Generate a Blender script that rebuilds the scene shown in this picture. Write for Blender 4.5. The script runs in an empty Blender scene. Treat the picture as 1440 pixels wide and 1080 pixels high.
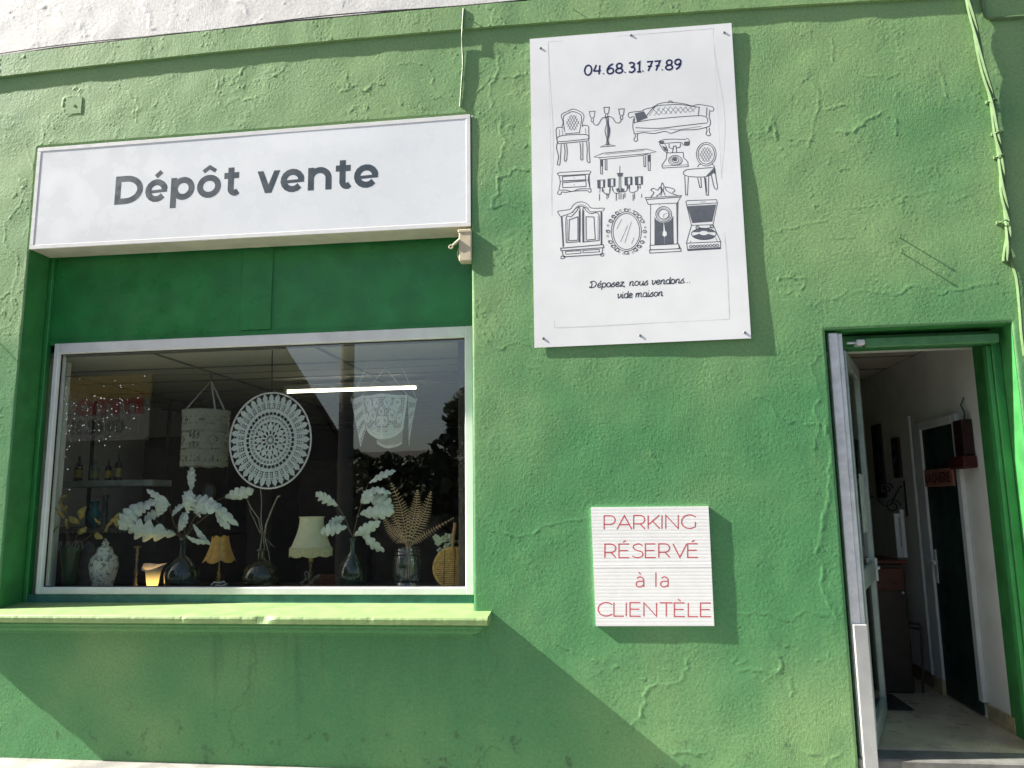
import bpy, math, random
import numpy as np
from mathutils import Vector, Matrix, Quaternion
random.seed(7); rng = np.random.default_rng(11)
S = bpy.context.scene; COL = S.collection
# ------------------------------------------------------------------ camera
CAM = np.array([0.0, -4.7, 1.55]); FPX = 1080.0
YAW, PITCH, ROLL = 0.12664, 0.15313, 0.01362
def cam_axes(y, p, r):
    f = np.array([-math.sin(y)*math.cos(p), math.cos(y)*math.cos(p), math.sin(p)])
    r0 = np.array([math.cos(y), math.sin(y), 0.0]); d0 = np.cross(f, r0)
    return math.cos(r)*r0+math.sin(r)*d0, -math.sin(r)*r0+math.cos(r)*d0, f
RT, DN, FW = cam_axes(YAW, PITCH, ROLL)
cd = bpy.data.cameras.new('camera'); cam = bpy.data.objects.new('camera', cd); COL.objects.link(cam)
cd.sensor_width = 36.0; cd.lens = FPX/1440*36.0; cd.clip_end = 2000; cd.clip_start = .05
cam.matrix_world = Matrix(((RT[0], -DN[0], -FW[0], CAM[0]), (RT[1], -DN[1], -FW[1], CAM[1]), (RT[2], -DN[2], -FW[2], CAM[2]), (0, 0, 0, 1)))
S.camera = cam
# ------------------------------------------------------------------ sky, sun, exposure
SUNDIR = Vector((11.6, 1.45, -8.9)).normalized()
w = bpy.data.worlds.new('World'); S.world = w; w.use_nodes = True
nt = w.node_tree; sky = nt.nodes.new('ShaderNodeTexSky'); sky.sky_type = 'NISHITA'; sky.sun_disc = False
sky.sun_elevation = math.asin(-SUNDIR.z); sky.sun_rotation = math.atan2(-SUNDIR.x, -SUNDIR.y)
sky.air_density = 1.0; sky.dust_density = 3.0; sky.ozone_density = 1.0
nt.nodes['Background'].inputs['Strength'].default_value = 0.052
nt.links.new(sky.outputs[0], nt.nodes['Background'].inputs['Color'])
sl = bpy.data.lights.new('sun', 'SUN'); sl.energy = 5.0; sl.angle = math.radians(.53); sl.color = (1, .95, .86)
so = bpy.data.objects.new('sun', sl); COL.objects.link(so); so.rotation_euler = SUNDIR.to_track_quat('-Z', 'Y').to_euler(); so.location = (-8, -6, 9)
vs = S.view_settings; vs.view_transform = 'Standard'; vs.look = 'None'; vs.exposure = 1.7; vs.gamma = 1.0; vs.use_curve_mapping = False
# ------------------------------------------------------------------ pixel -> place
def ray(px, py): return RT*((px-720)/FPX)+DN*((py-540)/FPX)+FW
def U(px, py, y=0.0):
    d = ray(px, py); return Vector(CAM+d*((y-CAM[1])/d[1]))
def UX(px, py, x):
    d = ray(px, py); return Vector(CAM+d*((x-CAM[0])/d[0]))
def UZ(px, py, z):
    d = ray(px, py); return Vector(CAM+d*((z-CAM[2])/d[2]))
def ppm(y): return FPX/(y-CAM[1])*1.01      # pixels per metre at depth y
# ------------------------------------------------------------------ helpers
class MB:
    def __init__(s): s.v = []; s.f = []
    def quad(s, *p):
        b = len(s.v); s.v += [tuple(q) for q in p]; s.f.append(tuple(range(b, b+len(p)))); return s
    def box(s, a, b, M=None):
        i = len(s.v); P = [Vector((x, y, z)) for x in (a[0], b[0]) for y in (a[1], b[1]) for z in (a[2], b[2])]
        if M is not None: P = [M @ p for p in P]
        s.v += [tuple(p) for p in P]
        s.f += [tuple(i+k for k in q) for q in ((0, 1, 3, 2), (4, 6, 7, 5), (0, 4, 5, 1), (2, 3, 7, 6), (0, 2, 6, 4), (1, 5, 7, 3))]; return s
    def bbox(s, a, b, e=.004, M=None):            # box with small chamfers
        a = Vector(a); b = Vector(b); c = (a+b)/2; h = (b-a)/2; i = len(s.v); idx = {}
        e = min(e, min(h)*.49)
        for sx in (-1, 1):
            for sy in (-1, 1):
                for sz in (-1, 1):
                    for k in range(3):
                        d = [h[0], h[1], h[2]]
                        for q in range(3):
                            if q != k: d[q] -= e
                        p = Vector((c[0]+sx*d[0], c[1]+sy*d[1], c[2]+sz*d[2]))
                        if M is not None: p = M @ p
                        idx[(sx, sy, sz, k)] = len(s.v); s.v.append(tuple(p))
        sg = (-1, 1)
        for t in sg:
            s.f.append(tuple(idx[(t, y, z, 0)] for y, z in ((-1, -1), (1, -1), (1, 1), (-1, 1))))
            s.f.append(tuple(idx[(x, t, z, 1)] for x, z in ((-1, -1), (1, -1), (1, 1), (-1, 1))))
            s.f.append(tuple(idx[(x, y, t, 2)] for x, y in ((-1, -1), (1, -1), (1, 1), (-1, 1))))
        for p in sg:
            for q in sg:
                s.f.append((idx[(p, q, -1, 0)], idx[(p, q, 1, 0)], idx[(p, q, 1, 1)], idx[(p, q, -1, 1)]))
                s.f.append((idx[(p, -1, q, 0)], idx[(p, 1, q, 0)], idx[(p, 1, q, 2)], idx[(p, -1, q, 2)]))
                s.f.append((idx[(-1, p, q, 1)], idx[(1, p, q, 1)], idx[(1, p, q, 2)], idx[(-1, p, q, 2)]))
                for r in sg: s.f.append(tuple(idx[(p, q, r, k)] for k in range(3)))
        return s
    def tube(s, pts, r, n=8, closed=False, cap=True):
        pts = [Vector(p) for p in pts]; m = len(pts); rs = r if isinstance(r, (list, tuple)) else [r]*m
        b = len(s.v); up = Vector((0, 0, 1))
        for i, p in enumerate(pts):
            if closed: t = pts[(i+1) % m]-pts[i-1]
            else: t = pts[min(i+1, m-1)]-pts[max(i-1, 0)]
            t = t.normalized() if t.length > 1e-9 else Vector((0, 0, 1))
            if i == 0:
                u = t.cross(Vector((0, 1, 0)) if abs(t.y) < .9 else Vector((1, 0, 0))).normalized()
            else:
                u = (u-t*u.dot(t)).normalized()
            vv = t.cross(u)
            for k in range(n):
                a = 2*math.pi*k/n; s.v.append(tuple(p+u*(math.cos(a)*rs[i])+vv*(math.sin(a)*rs[i])))
        for i in range(m if closed else m-1):
            j = (i+1) % m
            for k in range(n):
                l = (k+1) % n; s.f.append((b+i*n+k, b+i*n+l, b+j*n+l, b+j*n+k))
        if cap and not closed:
            s.f.append(tuple(b+k for k in range(n))[::-1]); s.f.append(tuple(b+(m-1)*n+k for k in range(n)))
        return s
    def lathe(s, prof, c=(0, 0, 0), n=28, scal=None):
        b = len(s.v); m = len(prof)
        for i, (r, z) in enumerate(prof):
            for k in range(n):
                a = 2*math.pi*k/n; rr = r*(scal(a, i/(m-1)) if scal else 1)
                s.v.append((c[0]+rr*math.cos(a), c[1]+rr*math.sin(a), c[2]+z))
        for i in range(m-1):
            for k in range(n):
                l = (k+1) % n; s.f.append((b+i*n+k, b+i*n+l, b+(i+1)*n+l, b+(i+1)*n+k))
        return s
    def grid(s, P, keep=None):                    # P[i][j] points
        b = len(s.v); n = len(P); m = len(P[0])
        for r in P:
            for p in r: s.v.append(tuple(p))
        for i in range(n-1):
            for j in range(m-1):
                if keep is None or keep(i, j): s.f.append((b+i*m+j, b+i*m+j+1, b+(i+1)*m+j+1, b+(i+1)*m+j))
        return s
    def sphere(s, c, r, n=10, m=7, sc=(1, 1, 1)):
        b = len(s.v)
        for i in range(m+1):
            th = math.pi*i/m
            for k in range(n):
                a = 2*math.pi*k/n
                s.v.append((c[0]+sc[0]*r*math.sin(th)*math.cos(a), c[1]+sc[1]*r*math.sin(th)*math.sin(a), c[2]+sc[2]*r*math.cos(th)))
        for i in range(m):
            for k in range(n):
                l = (k+1) % n; s.f.append((b+i*n+k, b+(i+1)*n+k, b+(i+1)*n+l, b+i*n+l))
        return s
    def build(s, name, mat, parent=None, smooth=False, **kw):
        me = bpy.data.meshes.new(name); me.from_pydata([tuple(map(float, p)) for p in s.v], [], s.f); me.update()
        if smooth:
            me.polygons.foreach_set('use_smooth', [True]*len(me.polygons))
            try: me.set_sharp_from_angle(angle=math.radians(42))
            except Exception: pass
        o = bpy.data.objects.new(name, me); COL.objects.link(o)
        if mat is not None: me.materials.append(mat)
        if parent is not None:
            o.parent = parent; o.matrix_parent_inverse = Matrix.Translation(Vector(parent.location)).inverted()
        if kw: tag(o, **kw)
        return o
def tag(o, label=None, cat=None, group=None, kind=None):
    if label: o['label'] = label
    if cat: o['category'] = cat
    if group: o['group'] = group
    if kind: o['kind'] = kind
    return o
def thing(name, label, cat, loc, group=None):
    o = bpy.data.objects.new(name, None); COL.objects.link(o); o.location = loc; o.empty_display_size = .1
    return tag(o, label, cat, group)
# ------------------------------------------------------------------ materials
def newmat(name):
    m = bpy.data.materials.new(name); m.use_nodes = True; n = m.node_tree; b = n.nodes['Principled BSDF']; return m, n, b
def nd(n, t, **k):
    o = n.nodes.new(t)
    for a, v in k.items():
        if a in o.inputs: o.inputs[a].default_value = v
        else: setattr(o, a, v)
    return o
def mixc(n, fac, a, b, mode='MIX'):
    x = n.nodes.new('ShaderNodeMix'); x.data_type = 'RGBA'; x.blend_type = mode
    for sock, v in ((x.inputs[0], fac), (x.inputs[6], a), (x.inputs[7], b)):
        if hasattr(v, 'is_output'): n.links.new(v, sock)
        elif isinstance(v, (int, float)): sock.default_value = v
        else: sock.default_value = (*v[:3], 1)
    return x.outputs[2]
def math_(n, op, a, b=0.0, clamp=False):
    x = n.nodes.new('ShaderNodeMath'); x.operation = op; x.use_clamp = clamp
    for i, v in ((0, a), (1, b)):
        if hasattr(v, 'is_output'): n.links.new(v, x.inputs[i])
        else: x.inputs[i].default_value = v
    return x.outputs[0]
def maprange(n, v, a, b, c=0.0, d=1.0, smooth=True):
    x = n.nodes.new('ShaderNodeMapRange'); x.interpolation_type = 'SMOOTHSTEP' if smooth else 'LINEAR'
    n.links.new(v, x.inputs[0]); x.inputs[1].default_value = a; x.inputs[2].default_value = b; x.inputs[3].default_value = c; x.inputs[4].default_value = d
    return x.outputs[0]
def noise(n, vec, scale, detail=4, rough=.55, dist=0.0):
    x = nd(n, 'ShaderNodeTexNoise'); x.inputs['Scale'].default_value = scale; x.inputs['Detail'].default_value = detail
    x.inputs['Roughness'].default_value = rough; x.inputs['Distortion'].default_value = dist; n.links.new(vec, x.inputs['Vector']); return x.outputs['Fac']
def geo_pos(n): return n.nodes.new('ShaderNodeNewGeometry').outputs['Position']
def scaled(n, vec, s):
    x = n.nodes.new('ShaderNodeVectorMath'); x.operation = 'MULTIPLY'; n.links.new(vec, x.inputs[0]); x.inputs[1].default_value = s; return x.outputs[0]
MATS = {}
def pm(name, col, rough=.6, var=.15, scale=14, bump=.0, bscale=60, metal=0.0, dirt=0.0, dirtcol=(.05, .045, .035), sub=0.0, trans=0.0):
    if name in MATS: return MATS[name]
    m, n, b = newmat(name); p = geo_pos(n)
    f = noise(n, p, scale, 5); f2 = maprange(n, f, .3, .7, 1-var, 1+var)
    c = mixc(n, 1.0, col, f2, 'MULTIPLY')
    if dirt:
        g = noise(n, p, scale*.35, 7, .65); c = mixc(n, maprange(n, g, .52, .72, 0, dirt), c, dirtcol)
    n.links.new(c, b.inputs['Base Color']); b.inputs['Metallic'].default_value = metal
    r = maprange(n, noise(n, p, scale*1.7, 3), .3, .7, max(rough-.08, .02), min(rough+.08, 1)); n.links.new(r, b.inputs['Roughness'])
    if bump:
        bn = nd(n, 'ShaderNodeBump', Strength=1.0); bn.inputs['Distance'].default_value = bump
        n.links.new(noise(n, p, bscale, 4), bn.inputs['Height']); n.links.new(bn.outputs[0], b.inputs['Normal'])
    if trans:                                     # thin translucent things (cloth, leaves, shades)
        t = n.nodes.new('ShaderNodeBsdfTranslucent'); n.links.new(c, t.inputs['Color']); x = n.nodes.new('ShaderNodeMixShader'); x.inputs[0].default_value = trans
        n.links.new(b.outputs[0], x.inputs[1]); n.links.new(t.outputs[0], x.inputs[2]); n.links.new(x.outputs[0], n.nodes['Material Output'].inputs['Surface'])
    MATS[name] = m; return m
def glassmat(name, tint, base=.045, power=5.0, rough=.0, body=None, bodyfac=0.0):
    m, n, b = newmat(name)
    tr = n.nodes.new('ShaderNodeBsdfTransparent'); tr.inputs[0].default_value = (*tint, 1)
    gl = n.nodes.new('ShaderNodeBsdfGlossy'); gl.inputs['Roughness'].default_value = rough; gl.inputs['Color'].default_value = (1, 1, 1, 1)
    lw = n.nodes.new('ShaderNodeLayerWeight'); lw.inputs['Blend'].default_value = .5
    f = math_(n, 'POWER', lw.outputs['Facing'], power); f = math_(n, 'MULTIPLY', f, 1-base); f = math_(n, 'ADD', f, base, True)
    x = n.nodes.new('ShaderNodeMixShader'); n.links.new(f, x.inputs[0])
    first = tr.outputs[0]
    if body:
        b.inputs['Base Color'].default_value = (*body, 1); b.inputs['Roughness'].default_value = .25
        y = n.nodes.new('ShaderNodeMixShader'); y.inputs[0].default_value = bodyfac; n.links.new(tr.outputs[0], y.inputs[1]); n.links.new(b.outputs[0], y.inputs[2]); first = y.outputs[0]
    n.links.new(first, x.inputs[1]); n.links.new(gl.outputs[0], x.inputs[2]); n.links.new(x.outputs[0], n.nodes['Material Output'].inputs['Surface'])
    return m
def emat(name, col, strength):
    m, n, b = newmat(name); b.inputs['Base Color'].default_value = (*col, 1); b.inputs['Emission Color'].default_value = (*col, 1); b.inputs['Emission Strength'].default_value = strength; return m
def plaster(name, colA, colB, colC, green=True):
    m, n, b = newmat(name); p = geo_pos(n)
    sx = n.nodes.new('ShaderNodeSeparateXYZ'); n.links.new(p, sx.inputs[0])
    big = noise(n, p, .85, 3, .5, .3); bleach = maprange(n, sx.outputs['Z'], 1.5, 4.6, -.16, .26, False)
    low = math_(n, 'MULTIPLY', maprange(n, sx.outputs['Z'], .1, 1.1, .30, 0.0), maprange(n, sx.outputs['X'], -1.0, .6, .15, 1.0))
    t = math_(n, 'ADD', math_(n, 'ADD', big, bleach), low); t = maprange(n, t, .30, .80)
    c = mixc(n, t, colB, colA)
    md = noise(n, p, 7, 8, .65); c = mixc(n, maprange(n, md, .48, .72, 0, .35), c, colC)
    fine = noise(n, p, 60, 8, .7); c = mixc(n, 1.0, c, maprange(n, fine, .3, .7, .80, 1.2, False), 'MULTIPLY')
    sp = noise(n, p, 22, 9, .75); c = mixc(n, maprange(n, sp, .63, .72, 0, .35), c, colA); c = mixc(n, maprange(n, noise(n, p, 31, 9, .78), .66, .74, 0, .45), c, tuple(q*.45 for q in colB))
    if green:                                     # run-off stains under the sill and grime at the foot of the wall
        st = noise(n, scaled(n, p, (9, 1, .55)), 1.0, 7, .7, .6); zmask = maprange(n, sx.outputs['Z'], .05, .75, 0, 1)
        zm2 = maprange(n, sx.outputs['Z'], .76, .80, 1, 0); xm = maprange(n, sx.outputs['X'], -2.9, -2.3, 0, 1); xm2 = maprange(n, sx.outputs['X'], -2.0, -1.2, 1, .25)
        k = math_(n, 'MULTIPLY', math_(n, 'MULTIPLY', maprange(n, st, .50, .64), zmask), math_(n, 'MULTIPLY', zm2, math_(n, 'MULTIPLY', xm, xm2)))
        c = mixc(n, math_(n, 'MULTIPLY', k, .38), c, (.022, .06, .035))
        gr = noise(n, p, 9, 8, .7); gz = maprange(n, sx.outputs['Z'], .1, .5, 1, 0); c = mixc(n, math_(n, 'MULTIPLY', math_(n, 'MULTIPLY', maprange(n, gr, .56, .66), gz), .6), c, (.04, .07, .04))
    at = n.nodes.new('ShaderNodeAttribute'); at.attribute_name = 'crack'
    c = mixc(n, math_(n, 'MULTIPLY', at.outputs['Fac'], .6, True), c, (.05, .10, .045) if green else (.3, .28, .26))
    n.links.new(c, b.inputs['Base Color']); b.inputs['Roughness'].default_value = .62; b.inputs['Specular IOR Level'].default_value = .35
    bn = nd(n, 'ShaderNodeBump', Strength=1.0); bn.inputs['Distance'].default_value = .0013; gr_ = math_(n, 'MULTIPLY', noise(n, p, 105, 8, .68), maprange(n, noise(n, p, 1.9, 4, .6), .34, .66, .35, 1.25)); br_ = math_(n, 'MULTIPLY', noise(n, scaled(n, p, (150, 60, 22)), 1.0, 4, .6), maprange(n, noise(n, p, 1.3, 3, .5), .48, .62, 0, .8)); n.links.new(math_(n, 'ADD', gr_, br_), bn.inputs['Height']); n.links.new(bn.outputs[0], b.inputs['Normal'])
    return m
M_wall = plaster('green_wall_paint', (.240, .395, .165), (.085, .265, .102), (.15, .325, .13))
M_white = plaster('white_wall_paint', (.82, .80, .77), (.78, .76, .73), (.70, .68, .65), False)
M_gloss = pm('green_gloss_paint', (.030, .235, .06), .33, .14, 5, .0006, 25)
M_recess = pm('green_recess_shade', (.040, .22, .055), .55, .18, 6, .0012, 30, dirt=.2, dirtcol=(.03, .1, .04))  # wall green made darker, shade inside the openings put into the colour
M_sill = pm('green_sill_paint', (.21, .32, .12), .62, .12, 9, .0009, 70, dirt=.25, dirtcol=(.19, .30, .11))
M_bluegreen = pm('blue_green_trim', (.05, .19, .16), .45, .2, 12, .0005, 40)
M_framew = pm('white_frame_paint', (.80, .80, .79), .4, .05, 8, .0003, 60, dirt=.22, dirtcol=(.45, .44, .40))
M_alu = pm('aluminium', (.72, .73, .74), .42, .1, 18, metal=.2, dirt=.3, dirtcol=(.3, .3, .3))
M_conc = pm('concrete', (.27, .26, .24), .85, .25, 5, .002, 40, dirt=.5, dirtcol=(.14, .135, .12))
M_asph = pm('asphalt', (.055, .055, .056), .9, .3, 8, .004, 90)
M_dark = pm('dark_interior', (.035, .033, .03), .8, .3, 4)
M_black = pm('black_metal', (.012, .012, .012), .45, .2, 20)
M_tile = pm('ceiling_tile_board', (.55, .52, .42), .9, .05, 30, .0008, 160)
M_cream = pm('cream_wall', (.84, .83, .77), .7, .08, 3, .0006, 40)
M_glass = glassmat('window_glass', (.95, .975, .965), .085)
M_ink = pm('printed_ink', (.028, .032, .045), .5, .1, 30)
M_inkgrey = pm('printed_grey', (.12, .13, .155), .5, .1, 30)
M_navy = pm('navy_ink', (.010, .010, .09), .5, .1, 30)
# ------------------------------------------------------------------ key dimensions
WX0, WX1 = U(40, 360).x, U(663, 330).x            # window opening
WZ1 = (U(56, 207).z+U(662, 160).z)/2
DX0, DX1 = U(1160, 465).x, U(1422, 452).x         # door opening
DZ1 = (U(1160, 465).z+U(1422, 452).z)/2
SILLZ = .905; REC = .23; GY = .24; FLOORZ = .14; CEILZ = 2.63; RWX = DX1+.012; INY = .51
XL, XR = -5.0, 3.4
# ------------------------------------------------------------------ ground
def sheet(name, x0, x1, y0, y1, z, mat): return MB().quad((x0, y0, z), (x1, y0, z), (x1, y1, z), (x0, y1, z)).build(name, mat, kind='structure')
sheet('road', -400, 400, -400, 400, -.13, M_asph)
MB().box((-60, -1.75, -.12), (60, -.0, 0)).build('pavement', M_conc, kind='structure')
for i in range(14): MB().bbox((-7+i*1.0+.003, -1.9, -.125), (-6+i*1.0-.003, -1.753, .002), .012).build('kerb_stone', pm('kerb_granite', (.30, .29, .28), .8, .2, 12, .001, 60), bpy.data.objects['pavement'])
far_pave = MB().box((-60, -9.6, -.12), (60, -8.4, 0)).build('far_pavement', M_conc, kind='structure')
mk = pm('road_paint', (.7, .7, .68), .7, .2, 10, dirt=.5, dirtcol=(.2, .2, .2))
for i in range(6): MB().quad((-12+i*4, -5.2, -.126), (-9.5+i*4, -5.2, -.126), (-9.5+i*4, -5.1, -.126), (-12+i*4, -5.1, -.126)).build('road_marking', mk, kind='structure')
# ------------------------------------------------------------------ shop building
B = thing('shop_building', 'green rendered shop front with a white upper wall, display window and open doorway', 'building', (0, 0, 0))
def fftnoise(shape, step, lam, width=.6):
    a = rng.standard_normal(shape); F = np.fft.rfft2(a); kz = np.fft.fftfreq(shape[0], step)[:, None]; kx = np.fft.rfftfreq(shape[1], step)[None, :]
    k = np.sqrt(kx*kx+kz*kz)+1e-9; H = np.exp(-(np.log(k*lam)/width)**2/2); r = np.fft.irfft2(F*H, s=shape); return r/r.std()
def sstep(x, a, b): t = np.clip((x-a)/(b-a), 0, 1); return t*t*(3-2*t)
STEP = .0066
def axis(keys):
    out = []
    for a, b in zip(keys[:-1], keys[1:]): n = max(1, round((b-a)/STEP)); out.append(np.linspace(a, b, n+1)[:-1])
    return np.concatenate(out+[[keys[-1]]])
def jag(pts, dk):
    P = [np.array(p, float) for p in pts]
    for it in range(3):
        Q = [P[0]]
        for a, b in zip(P[:-1], P[1:]):
            d = b-a; Q += [(a+b)/2+np.array([-d[1], d[0]])*rng.normal(0, .13), b]
        P = Q
    return [tuple(p) for p in P]
def plaster_mesh(name, xs, zs, y0, mat, parent, holes=(), rough=1.0, feats=(), zfun=None, flake=None, edge_taper=True):
    nz, nx = len(zs), len(xs); X, Z = np.meshgrid(xs, zs); sh = (nz, nx)
    h = (.00027*fftnoise(sh, STEP, .020, .40)+.00013*fftnoise(sh, STEP, .045, .4))*(.55+.45*sstep(fftnoise(sh, STEP, .4, .5), -1, 1))+.00050*fftnoise(sh, STEP, .45, .5)
    env = sstep(fftnoise(sh, STEP, .55, .5), -.3, 1.1); env = env*(flake(X, Z) if flake else 1)
    n1 = fftnoise(sh, STEP, .20, .55); n2 = fftnoise(sh, STEP, .11, .6)
    h += env*.0006*sstep(n1, -.05, .05)*sstep(n2, -.6, .6)+env*.0020*np.exp(-(np.where(n1 > 0, n1/.075, n1/.022))**2)*sstep(n2, .0, .7)
    env2 = sstep(fftnoise(sh, STEP, .7, .5), .2, 1.3); n3 = fftnoise(sh, STEP, .07, .6); h += env2*env*.0010*np.exp(-(np.where(n3 > 0, n3/.16, n3/.05))**2)*sstep(n2, -.8, .2)
    crack = np.zeros(sh); crack += np.exp(-(n1/.014)**2)*env*.6*sstep(n2, -.4, .4)
    h *= rough
    for pts, wd, ht, dk in feats:                 # hand placed cracks, ridges and blisters
        P = [U(*p) for p in jag(pts, dk)]
        bx0 = min(p.x for p in P)-.12; bx1 = max(p.x for p in P)+.12; bz0 = min(p.z for p in P)-.12; bz1 = max(p.z for p in P)+.12
        i0, i1 = np.searchsorted(zs, (bz0, bz1)); j0, j1 = np.searchsorted(xs, (bx0, bx1))
        if i1-i0 < 2 or j1-j0 < 2: continue
        xx = X[i0:i1, j0:j1]+.0035*n1[i0:i1, j0:j1]; zz = Z[i0:i1, j0:j1]+.0035*n2[i0:i1, j0:j1]; D = np.full(xx.shape, 9.0); SG = np.ones(xx.shape)
        for a, b in zip(P[:-1], P[1:]):
            dx, dz = b.x-a.x, b.z-a.z; L = dx*dx+dz*dz+1e-12; t = np.clip(((xx-a.x)*dx+(zz-a.z)*dz)/L, 0, 1); dd = np.hypot(xx-a.x-t*dx, zz-a.z-t*dz); SG = np.where(dd < D, np.sign(dx*(zz-a.z)-dz*(xx-a.x)), SG); D = np.minimum(D, dd)
        wd = max(wd*.55, .0036); WD = np.where(SG > 0, wd*2.6, .0034); h[i0:i1, j0:j1] += min(ht, .0019)*np.exp(-(D/WD)**2)*(.55+.45*np.clip(n2[i0:i1, j0:j1]+.5, 0, 1.4)); crack[i0:i1, j0:j1] += dk*.9*np.exp(-(D/.0045)**2)
    keep = np.ones((nz-1, nx-1), bool); xc = (xs[1:]+xs[:-1])/2; zc = (zs[1:]+zs[:-1])/2
    for (x0, x1, z0, z1) in holes:
        keep &= ~((xc > x0)[None, :] & (xc < x1)[None, :] & (zc > z0)[:, None] & (zc < z1)[:, None])
        dxo = np.maximum(np.maximum(x0-X, X-x1), 0); dzo = np.maximum(np.maximum(z0-Z, Z-z1), 0); d = np.hypot(dxo, dzo)
        h = h*sstep(d, -.001, .03)-.006*(1-sstep(d, 0, .014))**2
    Zw = Z if zfun is None else zfun(X, Z)
    co = np.stack([X, y0-h, Zw], -1).reshape(-1, 3)
    idx = np.arange(nz*nx).reshape(nz, nx); q = np.stack([idx[:-1, :-1], idx[:-1, 1:], idx[1:, 1:], idx[1:, :-1]], -1)[keep]
    used = np.zeros(nz*nx, bool); used[q.ravel()] = True; remap = np.cumsum(used)-1; q = remap[q]; co = co[used]; cr = crack.reshape(-1)[used]
    me = bpy.data.meshes.new(name); nq = len(q); me.vertices.add(len(co)); me.vertices.foreach_set('co', co.astype(np.float32).ravel())
    me.loops.add(nq*4); me.loops.foreach_set('vertex_index', q.astype(np.int32).ravel()); me.polygons.add(nq)
    me.polygons.foreach_set('loop_start', np.arange(0, nq*4, 4, dtype=np.int32)); me.polygons.foreach_set('use_smooth', np.ones(nq, bool)); me.update(calc_edges=True)
    at = me.attributes.new('crack', 'FLOAT', 'POINT'); at.data.foreach_set('value', np.clip(cr, 0, 1).astype(np.float32))
    me.materials.append(mat); o = bpy.data.objects.new(name, me); COL.objects.link(o); o.parent = parent; return o
K = .004
FEATS = [([(690, 60), (700, 100), (690, 150), (712, 200), (700, 250), (690, 290)], .010, .0016, .25), ([(700, 250), (725, 235), (742, 240)], .008, .0016, .2),
 ([(660, 170), (680, 120), (730, 105)], .008, .0013, .2), ([(685, 295), (700, 290), (745, 297)], .006, .0014, .4), ([(668, 470), (700, 490), (745, 492)], .006, .0012, .2),
 ([(1080, 185), (1088, 165), (1090, 190)], .009, .0030, .3), ([(1165, 155), (1190, 150)], .009, .003, .2), ([(1180, 185), (1200, 186), (1222, 168)], .010, .0034, .3), ([(1222, 168), (1258, 165), (1258, 188)], .005, .0018, .2),
 ([(1140, 118), (1138, 205)], .005, .0012, .3), ([(1058, 190), (1145, 197)], .005, .0010, .3), ([(1170, 55), (1172, 85)], .004, .0014, .2), ([(1165, 230), (1180, 240), (1195, 238)], .004, .0012, .2),
 ([(1320, 90), (1330, 135)], .004, .0013, .2), ([(1208, 105), (1262, 104)], .004, .0010, .2), ([(1030, 338), (1200, 334)], .004, .0009, .2), ([(1200, 293), (1380, 292)], .004, .0008, .15),
 ([(1095, 392), (1130, 390), (1125, 405)], .006, .0018, .2), ([(1100, 415), (1190, 410), (1280, 402), (1400, 398)], .009, .0012, .0),
 ([(1060, 560), (1100, 590), (1150, 598)], .006, .0012, .25), ([(1130, 490), (1150, 500), (1152, 560), (1146, 640)], .008, .0013, .15), ([(1160, 600), (1165, 700), (1150, 760), (1155, 830), (1172, 868)], .014, .0026, .0),
 ([(1020, 866), (1165, 868)], .003, .0010, .5), ([(670, 727), (830, 730)], .003, .0012, .3), ([(965, 930), (950, 960), (905, 985), (900, 1005)], .010, .0022, .0), ([(900, 1005), (880, 1020), (860, 1012), (845, 1000)], .012, .002, .0),
 ([(780, 905), (805, 918)], .005, .0014, .2), ([(1078, 890), (1098, 908), (1108, 908)], .004, .0014, .4), ([(1092, 920), (1096, 940), (1086, 952)], .010, .0028, .0), ([(1165, 918), (1172, 930)], .007, .003, .0),
 ([(1110, 955), (1112, 975)], .010, .0018, .0), ([(1040, 945), (1080, 950)], .010, .0016, .0), ([(950, 1060), (1000, 1065)], .012, .0020, .0), ([(1180, 1060), (1160, 1075)], .010, .0025, .0), ([(1130, 1060), (1150, 1062)], .012, .0026, .0),
 ([(90, 140), (115, 140), (115, 160), (92, 160), (90, 140)], .006, .0026, .1), ([(20, 240), (18, 440)], .004, .0014, .3), ([(36, 200), (33, 330)], .004, .0010, .3),
 ([(180, 130), (195, 150), (190, 170)], .006, .0014, .3), ([(300, 100), (302, 130), (312, 150)], .005, .0014, .25), ([(480, 130), (500, 120), (510, 128), (540, 118)], .008, .0022, .35), ([(560, 90), (600, 95), (612, 125)], .006, .0016, .3), ([(330, 110), (400, 95)], .006, .0014, .2),
 ([(0, 420), (12, 412)], .008, .003, .2), ([(320, 1060), (330, 1040), (322, 1020), (340, 990), (352, 960), (362, 930), (360, 905)], .004, -.0008, .7), ([(336, 905), (338, 940)], .004, -.0006, .55), ([(668, 1080), (690, 1050), (705, 1055)], .004, -.001, .8), ([(685, 880), (700, 940), (665, 960)], .004, -.0008, .5)]
for k in range(26):
    x = rng.uniform(820, 1150); y = rng.uniform(925, 960); FEATS.append(([(x, y), (x+rng.uniform(2, 7), y+rng.uniform(-3, 4))], rng.uniform(.004, .008), rng.uniform(.0008, .0018), 0))
for k in range(40):
    x = rng.uniform(10, 1130); y = rng.uniform(60, 330) if x < 650 else rng.uniform(20, 700)
    FEATS.append(([(x, y), (x+rng.uniform(-9, 9), y+rng.uniform(-9, 9)), (x+rng.uniform(-14, 14), y+rng.uniform(-14, 14))], rng.uniform(.004, .006), rng.uniform(.0007, .0016), .2))
def flake(X, Z): return np.clip(.25+.75*sstep(Z, 2.3, 3.6)*(1-.55*sstep(X, .3, 1.2))+.3*sstep(-X, .3, .6)*sstep(Z, .9, 1.4), 0, 1)*sstep(Z+1.2*np.maximum(0, X+.6), .75, .95)+.04
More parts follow.
